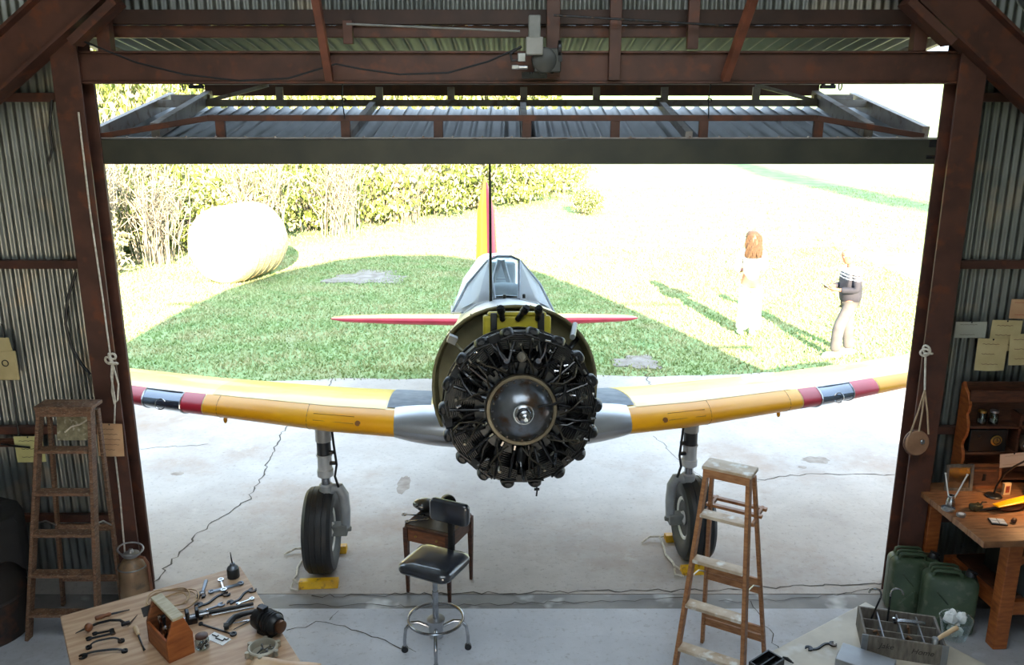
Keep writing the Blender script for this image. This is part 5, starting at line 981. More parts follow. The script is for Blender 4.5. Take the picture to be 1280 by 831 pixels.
# ---- dark covered heap in the left corner
t = thing('covered_drum', 'dark oil drum under a rough tarpaulin in the left corner', 'drum', (-3.72, 5.22, 0), 0)
m = MB(); m.lathe([(.27, 0), (.28, .01), (.28, .29), (.29, .30), (.28, .31), (.28, .60), (.29, .61), (.28, .62), (.28, .86), (.27, .88)], 32); m.build('drum', mat('dark_drum', (44, 38, 34), (34, 28, 26), 4, .6, c3=(84, 52, 36), scale3=7), t)
m = MB(); m.grid(lambda a, b: ((.02 + .31 * min(1, b * 1.6)) * math.cos(a * math.tau), (.02 + .31 * min(1, b * 1.6)) * math.sin(a * math.tau), .90 - max(0, b - .6) * (1.0 + .35 * math.sin(a * 19)) + .012 * math.sin(a * 31 + b * 9)), 60, 14); m.build('tarpaulin', mat('dark_tarpaulin', (38, 35, 34), (28, 26, 26), 8, .8), t)
# ---- workbench under the right wall
BZ = .90; bx, by = 3.74, 5.34
WB = thing('workbench', 'sturdy orange-brown workbench with plank top beside the jerry cans', 'workbench', (bx, by, 0), R(4))
BTOP = mat('bench_plank', (150, 104, 68), (116, 76, 48), 5, .5, stretch=(2, 9, 2), bump=.08)
for k in range(5): MB().box((0, -.44 + .0 + (k + .5) * .178 - .0, BZ - .022), (1.50, .175, .044)).build('top_plank', BTOP, WB, bevel=.004)
for x, y in ((-.42, -.26), (.62, -.26), (-.62, .34), (.62, .34)): MB().box((x, y, .43), (.10, .09, .856)).build('leg', WOODORG, WB, bevel=.005)
MB().box((.1, -.26, .80), (1.1, .04, .10)).build('front_rail', WOODORG, WB, bevel=.003); MB().box((0, .34, .80), (1.2, .04, .10)).build('back_rail', WOODORG, WB)
for y in (-.26, .34): MB().box((.1, y, .30), (1.14, .04, .10)).build('low_rail', WOODORG, WB)
MB().box((-.42, .04, .30), (.04, .54, .10)).build('low_rail', WOODORG, WB); MB().box((.1, .04, .36), (1.0, .56, .022)).build('low_shelf', WOODDK, WB)
MB().beam((-.42, -.26, .60), (-.20, -.26, .78), .04, .05).build('knee_brace', WOODORG, WB)
for x in (-.45, -.40): m = MB(); m.cyl((x, -.305, .80), (x, -.315, .80), .012, n=8); m.build('bolt', DARKIRON, WB)
t = thing('slatted_crate', 'dark slatted crate stored on the low shelf of the workbench', 'crate', (3.78, 5.30, .372), R(4))
for k in range(6): MB().box((0, -.20 + k * .07, .20), (.62, .035, .018), (R(35), 0, 0)).build('slat', mat('dark_crate', (58, 62, 64), (44, 48, 50), 6, .6), t)
for s in (-1, 1): MB().box((s * .31, 0, .11), (.02, .44, .22)).build('end_panel', MATS['dark_crate'], t)
MB().box((0, -.22, .05), (.62, .018, .08)).build('front_panel', MATS['dark_crate'], t)
# ---- wall cabinet with scalloped side
sh = thing('wall_shelf', 'dark wooden wall shelf with scalloped orange side above the workbench', 'shelf', (3.27, 5.80, .94), 0)
out = [(0, 0), (0, .72)]; prof = [(.02, .74), (.05, .70), (.10, .66), (.135, .60), (.13, .55), (.11, .52), (.14, .47), (.15, .42), (.135, .36), (.11, .32), (.10, .28), (.13, .23), (.14, .18), (.12, .11), (.14, .05), (.15, 0)]
poly = out + prof
for x in (0, 1.0):
    m = MB(); m.prism([(-a, b) for a, b in poly], .022, Matrix.Translation((x, 0, 0)) @ Matrix(((0, 0, 1, 0), (1, 0, 0, 0), (0, 1, 0, 0), (0, 0, 0, 1)))); m.build('scalloped_side', WOODORG, sh, bevel=.003)
MB().box((.51, .0, .37), (1.0, .014, .72)).build('back_panel', WOODDK, sh)
for z in (.02, .22, .42, .62): MB().box((.51, -.06, z), (.98, .12, .018)).build('shelf_board', WOODDK, sh, bevel=.002)
MB().box((.51, -.115, .66), (1.0, .014, .08)).build('top_rail', WOODDK, sh)
MB().box((.40, -.06, .32), (.018, .12, .40)).build('partition', WOODDK, sh)
MB().box((.86, -.06, .34), (.018, .12, .62)).build('partition', WOODDK, sh)
for k, (px, lidm, lb) in enumerate([(1228, BRASS, 'small glass jar with a tan lid on the wall shelf'), (1243, ALU, 'small glass jar with a bright lid on the wall shelf')]):
    x = aty(px, 520, 5.72).x; jar(lb, (x, 5.725, .94 + .43), .032, .095, lidm, fill=GREY, group='jars on the wall shelf')
o = thing('table_clock', 'black box clock with round brass dial on the wall shelf', 'clock', (3.46, 5.735, 1.169), 0); m = MB(); m.box((0, 0, .085), (.27, .09, .17)); m.build('case', BLACK, o, bevel=.006); m = MB(); m.lathe([(.034, 0), (.040, .003), (.040, .008), (.032, .010)], 28, (.055, -.045, .09), (0, -1, 0)); m.build('dial', BRASS, o); m = MB(); m.torus((.055, -.055, .09), .026, .003, (0, 1, 0), 24, 6); m.build('dial_ring', DARKIRON, o); m = MB(); m.box((.055, -.058, .098), (.004, .003, .022)).box((.062, -.058, .09), (.016, .003, .003)); m.build('hand', BLACK, o); m = MB(); m.ell((-.07, -.05, .12), (.012, .008, .012), 10, 8); m.build('knob', DARKIRON, o)
o = thing('small_motor', 'round dull metal motor on the wall shelf beside the clock', 'motor', (3.74, 5.735, 1.169), 0); m = MB(); m.lathe([(.04, -.05), (.055, -.04), (.055, .04), (.04, .05)], 20, (0, 0, .055), (.3, -1, 0)); m.build('body', mat('dull_brown_metal', (110, 92, 76), (84, 70, 58), 18, .5, .5), o); m = MB(); m.cyl((-.02, -.05, .06), (-.03, -.08, .06), .012); m.build('shaft', CHROME, o)
o = thing('green_bottle', 'dark green bottle standing at the right of the wall shelf', 'bottle', (3.84, 5.735, 1.369), 0); m = MB(); m.lathe([(.03, 0), (.034, .006), (.034, .09), (.014, .13), (.012, .17), (.015, .172), (.015, .18)], 20); m.build('body', mat('green_glass', (40, 84, 66), (32, 70, 54), 4, .1, coat=.5), o); m = MB(); m.cyl((0, 0, .18), (0, 0, .19), .012, n=12); m.build('cork', WOOD, o)
# ---- papers on the wall
def paper(label, px0, py0, px1, py1, y, m, tilt=0.0, curl=.015, lines=4, mk=INK, name='paper_note', stripe=None):
    a, b = aty(px0, py0, y), aty(px1, py1, y); w_, h_ = b.x - a.x, a.z - b.z
    t = thing(name, label, 'paper', ((a.x + b.x) / 2, y, (a.z + b.z) / 2), 0, 'papers pinned up'); t.rotation_euler = (0, tilt, 0)
    def surf(u, v, off=0.0): return ((u - .5) * w_, -curl * (1 - v) ** 2 * (.6 + .4 * math.sin(u * 4)) - .003 - off, (v - .5) * h_)
    mb = MB(); mb.grid(lambda u, v: surf(u, v), 8, 8); mb.build('sheet', m, t, smooth=60)
    rr = random.Random(int(px0)); 
    for k in range(lines):
        v = .82 - .62 * k / max(1, lines - 1); u0 = rr.uniform(.10, .22); u1 = rr.uniform(.6, .9); mb = MB(); n = 10
        mb.add([surf(u0 + (u1 - u0) * i / n, v + .012 + .012 * math.sin(i * 2.2 + k), .0015) for i in range(n + 1)] + [surf(u0 + (u1 - u0) * i / n, v - .006 + .012 * math.sin(i * 2.2 + k), .0015) for i in range(n + 1)], [(i, i + 1, n + 2 + i, n + 1 + i) for i in range(n)]); mb.build('handwriting', mk, t, smooth=0)
    mb = MB(); mb.ell((0, -.006, h_ * .47), (.006, .004, .006), 8, 6); mb.build('pin', DARKIRON, t)
    return t
FADED = mat('faded_ink', (120, 92, 70), (134, 106, 82), 9, .8)
paper('narrow pale label with dark print on the right wall', 1195, 402, 1231, 422, 5.82, mat('grey_card', (176, 178, 164), (160, 162, 150), 5, .8), .0, .004, 2)
paper('upper tan paper with red print at the right edge of the wall', 1264, 374, 1300, 398, 5.82, PAPER2, .02, .008, 2, mat('red_ink', (170, 70, 60), (160, 60, 52), 5, .8))
paper('tan paper sheet tucked behind two others on the right wall', 1240, 400, 1272, 438, 5.83, PAPER, .02, .008, 3, FADED)
paper('curled tan paper with a folded corner, leftmost of the right wall sheets', 1222, 423, 1254, 462, 5.80, PAPER, .03, .03, 3, FADED)
paper('tan paper sheet hanging at the right edge above the wall shelf', 1264, 417, 1296, 455, 5.80, PAPER, -.04, .02, 3, FADED)
paper('pale yellow sheet with a dark sketch behind the old stepladder', 17, 545, 58, 577, 5.78, mat('pale_yellow_paper', (206, 200, 140), (190, 184, 124), 6, .8), -.02, .006, 3, INK)
paper('orange-tan handwritten note tied to the left door post', 120, 529, 157, 569, 5.55, PAPER2, .04, .02, 5, FADED)
t = thing('canvas_pouch', 'tan canvas pouch with round emblem hanging on the left wall', 'pouch', tuple(aty(8, 455, 5.80)), 0); m = MB(); m.box((-.02, 0, -.01), (.20, .02, .22)); m.build('pouch', PAPER, t, bevel=.008); m = MB(); m.prism([(-.12, 0), (.065, 0), (.05, .10), (-.12, .10)], .006, Matrix.Translation((0, -.004, .10)) @ Matrix.Rotation(R(90), 4, 'X')); m.build('flap', PAPER, t); m = MB(); m.torus((0, -.012, .01), .022, .004, (0, 1, 0), 20, 6); m.build('emblem', INK, t)
# ---- bench things
t = thing('pencil_tin', 'shiny metal cup at the left end of the workbench', 'cup', tuple(at(1187, 634, BZ)), 0); m = MB(); m.lathe([(.026, 0), (.030, .004), (.030, .045), (.024, .07), (.022, .075), (.022, .09), (.019, .09), (.02, .01), (.001, .008)], 22, cap=False); m.build('cup', CHROME, t); m = MB(); m.torus((0, 0, .09), .021, .002, n=22, m=5); m.build('rim', ALU, t)
for k, (dx, dy, lb) in enumerate([(-.05, .02, 'white stick leaning left in the metal cup'), (.09, -.0, 'white stick leaning right in the metal cup')]):
    p = Vector(t.location); m = MB(); m.tube([(0, 0, .0), (dx * .45, dy * .4, .10), (dx, dy, .23)], [.0045, .005, .005], 8); m.cyl((dx, dy, .23), (dx * 1.03, dy * 1.03, .238), .007); o = m.build('mixing_stick', WHITE); o.location = (p.x, p.y, p.z + .012); tag(o, lb, 'stick', 'sticks in the metal cup')
def leaning(name, label, cat, px0, py0, px1, py1, y, mf, mp):
    a, b = aty(px0, py0, y), aty(px1, py1, y); w_ = b.x - a.x; h_ = a.z - BZ; t = thing(name, label, cat, ((a.x + b.x) / 2, y, BZ), 0)
    for s in (-1, 1): MB().box((s * (w_ / 2 - .01), -.0, h_ / 2), (.02, .018, h_), (R(-5), 0, 0)).build('frame_stile', mf, t)
    for z in (.01, h_ - .01): MB().box((0, .0 + (z - h_ / 2) * .087, z), (w_ - .04, .018, .02)).build('frame_rail', mf, t)
    MB().box((0, 0, h_ / 2), (w_ - .04, .004, h_ - .04), (R(-5), 0, 0)).build('pane', mp, t); return t
leaning('framed_pane', 'small framed glass pane leaning at the left end of the workbench', 'framed glass', 1184, 581, 1211, 630, 5.62, WOODGREY, glass('dusty_glass', (190, 205, 205), .2, .6))
t = leaning('cupboard_door', 'small panelled brown cupboard door leaning behind the bench clutter', 'cupboard door', 1211, 580, 1246, 625, 5.66, WOOD, WOODDK); MB().box((0, -.004, .14), (.16, .014, .018)).build('middle_rail', WOOD, t); m = MB(); m.prism([(-.012, 0), (.012, 0), (.008, .03), (.012, .05), (-.012, .05), (-.008, .03)], .004, Matrix.Translation((0, -.006, .06)) @ Matrix.Rotation(R(90), 4, 'X')); m.build('keyhole_plate', BLACK, t)
for k, (px, py, r_, lb) in enumerate([(1186, 633, .045, 'shallow bright tin lid at the left bench edge'), (1201, 645, .030, 'small round white-lidded tin on the workbench')]):
    p = at(px, py, BZ); t = thing('tin_dish' if k == 0 else 'round_tin', lb, 'tin', (p.x - (.03 if k == 0 else 0), p.y - (.05 if k == 0 else 0), BZ), 0); m = MB(); m.lathe([(r_ * .9, 0), (r_, .004), (r_, .018), (r_ * .94, .018), (r_ * .9, .006 if k == 0 else .016), (.001, .006 if k == 0 else .016)], 26, cap=False); m.build('tin', ALU, t); m = MB(); m.lathe([(r_ * .6, .0065 if k == 0 else .0165), (r_ * .55, .010 if k == 0 else .020)], 20); m.build('centre', WHITE if k else GREY, t)
p = at(1220, 637, BZ); t = thing('carburettor', 'small dark carburettor with silver lever on the workbench', 'machine part', (p.x, p.y, BZ), R(20)); m = MB(); m.box((0, 0, .02), (.07, .05, .04)).lathe([(.022, 0), (.025, .01), (.025, .035), (.018, .04)], 14, (-.035, 0, .01)); m.build('body', mat('olive_cast', (84, 82, 62), (60, 60, 46), 20, .5, .5), t, bevel=.004); m = MB(); m.tube([(.01, -.02, .04), (.05, .0, .05), (.10, .01, .035)], .006, 8); m.build('lever', CHROME, t); m = MB(); m.cyl((.02, .02, .02), (.06, .04, .02), .010); m.build('inlet', CHROME, t)
p = at(1247, 653, BZ); t = thing('parts_tray', 'flat square tray of pale labelled tabs on the workbench', 'tray', (p.x, p.y, BZ), R(-12)); m = MB(); m.box((0, 0, .005), (.10, .085, .010)); m.build('tray', BLACK, t, bevel=.002)
for x, y in ((-.024, .02), (.024, .02), (-.024, -.02), (.024, -.02)): MB().box((x, y, .0115), (.042, .032, .004)).build('tab', mat('pale_blue_tab', (188, 196, 206), (170, 178, 188), 5, .5), t)
p = at(1267, 653, BZ); t = thing('brown_nut', 'small dark wooden plug on the workbench beside the tray', 'plug', (p.x, p.y, BZ), .5); m = MB(); m.lathe([(.012, -.018), (.016, -.012), (.016, .012), (.012, .018)], 12, (0, 0, .0165), (1, .3, 0)); m.build('plug', WOODDK, t); m = MB(); m.cyl((.018, .005, .0165), (.03, .008, .0165), .006, n=8); m.build('stem', DARKIRON, t)
p = at(1262, 637, BZ); t = thing('model_plane', 'yellow wooden glider wing resting on a rough block on the workbench', 'model', (p.x + .03, p.y, BZ), R(14)); m = MB(); m.loft(foil([((-.16, -.03, .05), .06, .012), ((0, -.04, .065), .08, .018), ((.2, -.03, .085), .07, .014)])); m.build('wing', YEL, t); m = MB(); m.ell((-.02, 0, .022), (.10, .035, .022), 14, 8); m.build('block', WOOD, t); m = MB(); m.tube([(-.12, 0, .03), (-.2, .02, .02), (-.26, .03, .012)], [.014, .010, .006], 8); m.build('rod', BLACK, t)
# desk lamp: gooseneck, shade beyond the right edge, lit
p = at(1240, 622, BZ); LP = Vector((3.62, 5.50, BZ)); t = thing('desk_lamp', 'black gooseneck desk lamp bending over the workbench', 'lamp', (p.x + .02, p.y + .02, BZ), 0); o0 = Vector(t.location)
hd = aty(1272, 580, 5.38); m = MB(); m.lathe([(.055, 0), (.058, .006), (.05, .016), (.014, .022)], 24); m.build('base', BLACK, t)
gp = [Vector((0, 0, .02)), aty(1246, 607, 5.50) - o0, aty(1256, 592, 5.46) - o0, aty(1268, 583, 5.40) - o0, aty(1285, 574, 5.33) - o0, aty(1302, 572, 5.27) - o0]
m = MB(); m.tube(gp, .007, 8); m.build('gooseneck', BLACK, t)
sp = gp[-1]; m = MB(); m.lathe([(.02, .05), (.03, .04), (.06, -.04), (.062, -.045), (.058, -.04), (.028, .035), (.018, .045)], 24, sp, (-.2, 0, 1)); m.build('shade', BLACK, t, smooth=50)
BULB = bpy.data.materials.new('lamp_bulb'); BULB.use_nodes = True; b_ = BULB.node_tree.nodes['Principled BSDF']; b_.inputs['Emission Color'].default_value = (1, .62, .28, 1); b_.inputs['Emission Strength'].default_value = 40
m = MB(); m.ell(sp + Vector((0, 0, -.015)), (.022, .022, .028), 14, 10); m.build('bulb', BULB, t)
ld = bpy.data.lights.new('desk_lamp_light', 'SPOT'); ld.energy = 9; ld.color = (1, .60, .28); ld.spot_size = R(135); ld.spot_blend = .6; ld.shadow_soft_size = .03
lo = bpy.data.objects.new('desk_lamp_light', ld); COL.objects.link(lo); lo.parent = t; lo.location = sp + Vector((.0, 0, -.05)); lo.rotation_euler = (0, R(4), 0)
p = at(1257, 618, BZ); t = thing('playing_card_box', 'small upright paper box with a red picture behind the yellow wing', 'box', (p.x, p.y, BZ), R(10)); m = MB(); m.box((0, 0, .045), (.055, .02, .09)); m.build('box', mat('cream_card', (206, 176, 136), (190, 160, 120), 5, .7), t, bevel=.001); m = MB(); m.box((0, -.011, .045), (.03, .002, .05)); m.build('picture', mat('red_print', (150, 62, 40), (90, 44, 32), 40, .7), t)
t = thing('tan_jar', 'tan lidded jar glowing under the desk lamp', 'jar', (bx - .03, by + .14, BZ), 0); m = MB(); m.lathe([(.045, 0), (.05, .006), (.05, .11), (.042, .13)], 24); m.build('jar', mat('amber_jar', (170, 110, 60), (150, 92, 46), 6, .3), t); m = MB(); m.lathe([(.046, .13), (.048, .135), (.048, .155), (.044, .158)], 24); m.build('lid', mat('orange_lid', (206, 130, 60), (190, 116, 50), 5, .5), t)
paper('white card with faint writing pinned beneath the wall shelf', 1251, 566, 1283, 583, 5.62, mat('white_card', (206, 186, 166), (196, 174, 152), 5, .8), -.10, .0, 2, FADED)
# ---- ropes and cables
t = thing('wooden_pulley', 'round wooden pulley block hanging from a white rope on the right door post', 'pulley', tuple(aty(1145, 553, 5.50)), 0)
o0 = Vector(t.location); m = MB(); m.lathe([(.085, -.022), (.09, -.015), (.09, .015), (.085, .022)], 28, (0, 0, 0), (.15, -1, .1)); m.build('disc', mat('pulley_wood', (170, 130, 100), (140, 104, 78), 7, .6), t, bevel=.003); m = MB(); m.lathe([(.016, 0), (.018, .004), (.012, .012)], 14, Vector((.03, -.025, .015)), (.15, -1, .1)); m.build('pin', ALU, t); m = MB(); m.torus((0, 0, 0), .088, .008, (.15, -1, .1), 28, 6); m.build('groove_rope', WOODDK, t)
k0, k1 = aty(1157, 440, 5.56) - o0, aty(1156, 487, 5.54) - o0
for a_, b_ in ((k1, Vector((-.06, -.02, .07))), (k1, Vector((.07, -.02, .07))), (k1, Vector((.0, -.02, .09)))): m = MB(); m.tube([a_, (a_ + b_) / 2 + Vector((.005, 0, 0)), b_], .006, 6); m.build('rope', mat('tan_rope', (186, 160, 130), (160, 134, 104), 30, .8), t)
m = MB(); m.tube([k0, (k0 + k1) / 2, k1], .007, 6); m.build('rope', ROPE, t)
m = MB(); [m.torus(k0 + Vector((dx, -.01, dz)), r_, .008, ax, 14, 6) for dx, dz, r_, ax in ((0, .02, .03, (1, .4, .2)), (.015, -.01, .025, (0, .5, 1)), (-.01, 0, .028, (.3, 1, .3)))]; m.build('knot', ROPE, t)
t = thing('post_rope', 'white rope knotted around the left door post above the note', 'rope', tuple(aty(139, 450, 5.575)), 0); o0 = Vector(t.location); ry = 5.57
for pts in ([(98, 140), (112, 260), (128, 370), (138, 445)], [(140, 455), (139, 470), (144, 500), (143, 530)], [(141, 455), (148, 480), (147, 500), (143, 505), (140, 490), (141, 460)], [(144, 570), (150, 620), (156, 690)]):
    m = MB(); m.tube([aty(*p, ry if p[0] < 147 else ry + .01) - o0 for p in pts], .006, 6); m.build('rope', ROPE, t)
m = MB(); [m.torus(Vector((dx, -.012, dz)), r_, .008, ax, 14, 6) for dx, dz, r_, ax in ((0, .02, .03, (1, .4, .2)), (.015, -.02, .03, (0, .5, 1)), (-.012, 0, .028, (.3, 1, .3)), (.02, .03, .02, (0, 1, 0)))]; m.build('knot', ROPE, t)
m = MB(); m.tube([aty(*p, 5.80) - o0 for p in ((143, 465), (150, 500), (155, 520), (160, 527))], .012, 8); m.build('hook', STEEL, t)
for pts, lb, r_ in [([(65, 125), (62, 160), (66, 185), (60, 205)], 'short black cable hanging beside the upper left post', .008), ([(95, 340), (84, 375), (82, 405), (90, 435), (102, 455), (113, 468)], 'black cable looping down the left wall to the post', .010), ([(2, 405), (8, 440), (20, 520), (26, 560)], 'thin dark cable running down the far left wall', .006)]:
    m = MB(); m.tube([aty(*p, 5.80) for p in pts], r_, 7); tag(m.build('wall_cable', RUBBER), lb, 'cable', 'cables on the left wall')
t = thing('pipe_bracket', 'rusty pipe bracket with black rod on the left wall', 'bracket', tuple(aty(10, 553, 5.82)), 0); m = MB(); m.box((0, 0, 0), (.16, .05, .05)); m.build('bracket', WOODDK, t); m = MB(); m.tube([(-.02, -.05, .01), (.10, -.07, .0), (.20, -.07, -.01)], .008, 8); m.build('rod', BLACK, t)
# ================================================================== PEOPLE
def skinned(name, m, parent, joints, bones, sub=2, root=None):
    """joints: name -> (x, y, z, rx, ry)"""
    ks = list(joints); me = bpy.data.meshes.new(name); me.from_pydata([joints[k][:3] for k in ks], [(ks.index(a), ks.index(b)) for a, b in bones], [])
    o = bpy.data.objects.new(name, me); COL.objects.link(o); me.materials.append(m)
    sm = o.modifiers.new('skin', 'SKIN'); sm.use_smooth_shade = True
    if not me.skin_vertices: me.attributes.new('skin', 'FLOAT', 'POINT')
    ss = o.modifiers.new('sub', 'SUBSURF'); ss.levels = sub; ss.render_levels = sub
    bpy.context.view_layer.objects.active = o; o.select_set(True)
    if not me.skin_vertices:
        bpy.ops.object.mode_set(mode='EDIT'); bpy.ops.object.mode_set(mode='OBJECT')
    for i, k in enumerate(ks):
        sv = me.skin_vertices[0].data[i]; j = joints[k]; sv.radius = (j[3], j[4] if len(j) > 4 else j[3]); sv.use_root = (k == (root or ks[0]))
    dg = bpy.context.evaluated_depsgraph_get(); ev = bpy.data.meshes.new_from_object(o.evaluated_get(dg)); ev.name = name
    bpy.data.objects.remove(o); ev.materials.clear(); ev.materials.append(m)
    ev.polygons.foreach_set('use_smooth', [True] * len(ev.polygons))
    return link(name, ev, parent)
SKIN = mat('skin', (176, 124, 98), (160, 108, 84), 6, .55)
def hand(parent, wr, d, side, up, m=SKIN, curl=.5):
    """a palm with five separate bent fingers; d: pointing direction"""
    d = Vector(d).normalized(); up = Vector(up).normalized(); sd = d.cross(up).normalized() * side; mb = MB(); wr = Vector(wr)
    mb.tube([wr - d * .02, wr + d * .02, wr + d * .06, wr + d * .09], [.022, .028, .034, .032], 10, sx=1.0)
    for k, (off, l) in enumerate([(.030, .070), (.011, .080), (-.010, .075), (-.029, .060)]):
        b = wr + d * .085 + sd * off; p1 = b + d * l * .45; dd = (d * math.cos(curl) - up * math.sin(curl)).normalized(); p2 = p1 + dd * l * .35; de = (d * math.cos(curl * 1.9) - up * math.sin(curl * 1.9)).normalized(); mb.tube([b - d * .02, b, p1, p2, p2 + de * l * .28], [.009, .009, .0085, .008, .006], 7)
    b = wr + d * .035 + sd * .028; mb.tube([b, b + (sd * .7 + d * .7) * .035, b + (sd * .45 + d * .9) * .065 - up * .01], [.011, .010, .007], 7)
    return mb.build('hand', m, parent, smooth=60)
def head(parent, c, face, m=SKIN, r=(.078, .098, .118), tilt=0.0):
    """head with brow, nose, mouth, ears and eyes; face: heading (radians) it looks along"""
    M_ = Matrix.Translation(c) @ Matrix.Rotation(face, 4, 'Z') @ Matrix.Rotation(tilt, 4, 'Y')
    mb = MB(); secs = []
    for z, fx, bx_, w_ in [(-.125, .045, -.03, .035), (-.11, .075, -.045, .05), (-.08, .088, -.065, .062), (-.04, .092, -.088, .070), (.0, .090, -.100, .075), (.04, .092, -.105, .078), (.075, .080, -.098, .072), (.10, .055, -.075, .056), (.117, .02, -.04, .03)]:
        secs.append([M_ @ Vector(((fx + bx_) / 2 + (fx - bx_) / 2 * math.cos(a), w_ * math.sin(a), z)) for a in [i * math.tau / 20 for i in range(20)]])
    mb.loft(secs); h = mb.build('head', m, parent, smooth=70)
    mb = MB(); mb.tube([M_ @ Vector(p) for p in ((.088, 0, .025), (.102, 0, .0), (.112, 0, -.018), (.092, 0, -.026))], [.009, .011, .014, .010], 8); mb.build('nose', m, h)
    for s in (-1, 1):
        mb = MB(); mb.ell(M_ @ Vector((.0, s * .078, -.005)), (.018, .010, .028), 10, 8); mb.build('ear', m, h)
        mb = MB(); mb.ell(M_ @ Vector((.080, s * .032, .012)), (.010, .014, .009), 10, 8); mb.build('eye', WHITE, h); mb = MB(); mb.ell(M_ @ Vector((.088, s * .032, .012)), (.004, .006, .006), 8, 6); mb.build('pupil', BLACK, h)
        mb = MB(); mb.tube([M_ @ Vector((.086, s * .018, .032)), M_ @ Vector((.086, s * .035, .036)), M_ @ Vector((.074, s * .05, .030))], .004, 6); mb.build('eyebrow', WOODDK, h)
    mb = MB(); mb.tube([M_ @ Vector(p) for p in ((.080, -.022, -.058), (.090, 0, -.056), (.080, .022, -.058))], [.003, .006, .003], 8); mb.build('mouth', mat('lips', (176, 108, 98), (166, 98, 90), 5, .5), h)
    return h, M_
# ---- person in white with long wavy hair, turned away and a little left
g1 = at(934, 418); P1 = thing('person', 'person in white top and white trousers with long wavy hair, arms folded', 'person', (g1.x, g1.y, ground_z(g1.x, g1.y) + .01), R(0))
WT = mat('white_knit', (232, 230, 226), (220, 218, 214), 12, .85, bump=.1); WP = mat('white_trousers', (226, 224, 222), (210, 208, 206), 8, .8)
skinned('body', SKIN, P1, {'pelvis': (0, 0, .92, .13, .10), 'waist': (-.01, 0, 1.08, .115, .09), 'chest': (-.01, -.01, 1.28, .135, .10), 'neckb': (-.02, -.01, 1.43, .06, .055), 'neck': (-.03, -.01, 1.50, .048, .048),
    'hipl': (-.09, .02, .86, .085, .085), 'kneel': (-.09, -.03, .48, .058, .058), 'anklel': (-.08, .06, .09, .036, .036), 'hipr': (.09, 0, .86, .085, .085), 'kneer': (.09, -.04, .48, .058, .058), 'ankler': (.10, .0, .09, .036, .036),
    'shl': (-.17, -.01, 1.38, .052, .052), 'elbl': (-.22, .03, 1.12, .040, .040), 'wrl': (-.16, .18, 1.05, .028, .028), 'shr': (.16, -.01, 1.38, .052, .052), 'elbr': (.20, .04, 1.12, .040, .040), 'wrr': (.05, .20, 1.10, .028, .028)},
    [('pelvis', 'waist'), ('waist', 'chest'), ('chest', 'neckb'), ('neckb', 'neck'), ('pelvis', 'hipl'), ('hipl', 'kneel'), ('kneel', 'anklel'), ('pelvis', 'hipr'), ('hipr', 'kneer'), ('kneer', 'ankler'), ('chest', 'shl'), ('shl', 'elbl'), ('elbl', 'wrl'), ('chest', 'shr'), ('shr', 'elbr'), ('elbr', 'wrr')])
skinned('knit_top', WT, P1, {'pelvis': (0, 0, .92, .155, .125), 'waist': (-.01, 0, 1.08, .14, .115), 'chest': (-.01, -.01, 1.28, .155, .12), 'neckb': (-.02, -.01, 1.42, .075, .07),
    'shl': (-.175, -.01, 1.38, .066, .066), 'elbl': (-.225, .03, 1.12, .054, .054), 'wrl': (-.17, .15, 1.06, .044, .044), 'shr': (.165, -.01, 1.38, .066, .066), 'elbr': (.205, .04, 1.12, .054, .054), 'wrr': (.08, .18, 1.10, .044, .044)},
    [('pelvis', 'waist'), ('waist', 'chest'), ('chest', 'neckb'), ('chest', 'shl'), ('shl', 'elbl'), ('elbl', 'wrl'), ('chest', 'shr'), ('shr', 'elbr'), ('elbr', 'wrr')])
skinned('trousers', WP, P1, {'pelvis': (0, 0, .93, .145, .118), 'hipl': (-.085, .01, .80, .105, .105), 'kneel': (-.09, -.02, .48, .095, .095), 'hemlu': (-.085, .03, .2, .10, .10), 'heml': (-.08, .05, .08, .105, .105), 'hipr': (.085, 0, .80, .105, .105), 'kneer': (.09, -.03, .48, .095, .095), 'hemru': (.095, -.01, .2, .10, .10), 'hemr': (.10, .0, .08, .105, .105)},
    [('pelvis', 'hipl'), ('hipl', 'kneel'), ('kneel', 'hemlu'), ('hemlu', 'heml'), ('pelvis', 'hipr'), ('hipr', 'kneer'), ('kneer', 'hemru'), ('hemru', 'hemr')])
for s, y in ((-1, .07), (1, .02)): m = MB(); m.ell((s * .09, y + .02, .035), (.045, .125, .042), 14, 8); m.v = [(x, yy, max(z, .0)) for x, yy, z in m.v]; m.build('shoe', WHITE, P1)
hand(P1, (-.16, .18, 1.05), (.8, .5, .1), 1, (0, 0, 1)); hand(P1, (.05, .20, 1.10), (-.9, .3, 0), -1, (0, 0, 1))
head(P1, Vector((-.03, .01, 1.62)), R(125), tilt=.15)
HAIR = mat('brown_hair', (104, 78, 52), (70, 50, 32), 30, .5, stretch=(6, 6, 1))
m = MB(); secs = []
for z, rx, ry, dx, dy in [(1.745, .03, .035, -.03, .0), (1.735, .065, .075, -.028, -.005), (1.70, .092, .105, -.025, -.012), (1.64, .104, .115, -.02, -.02), (1.57, .112, .105, -.015, -.035), (1.50, .122, .090, -.01, -.055), (1.43, .128, .075, -.005, -.075), (1.37, .118, .06, .0, -.085), (1.33, .09, .04, .005, -.09), (1.31, .04, .02, .01, -.09)]:
    secs.append([(dx + rx * math.cos(a) * (1 + .05 * math.sin(a * 9 + z * 40)), dy + ry * math.sin(a) * (1 + .06 * math.sin(a * 11 + z * 30)) * (1 if math.sin(a) < .35 or z > 1.68 else .55), z) for a in [i * math.tau / 44 for i in range(44)]])
m.loft(secs); hr = m.build('hair', HAIR, P1, smooth=60)
rr = random.Random(4)
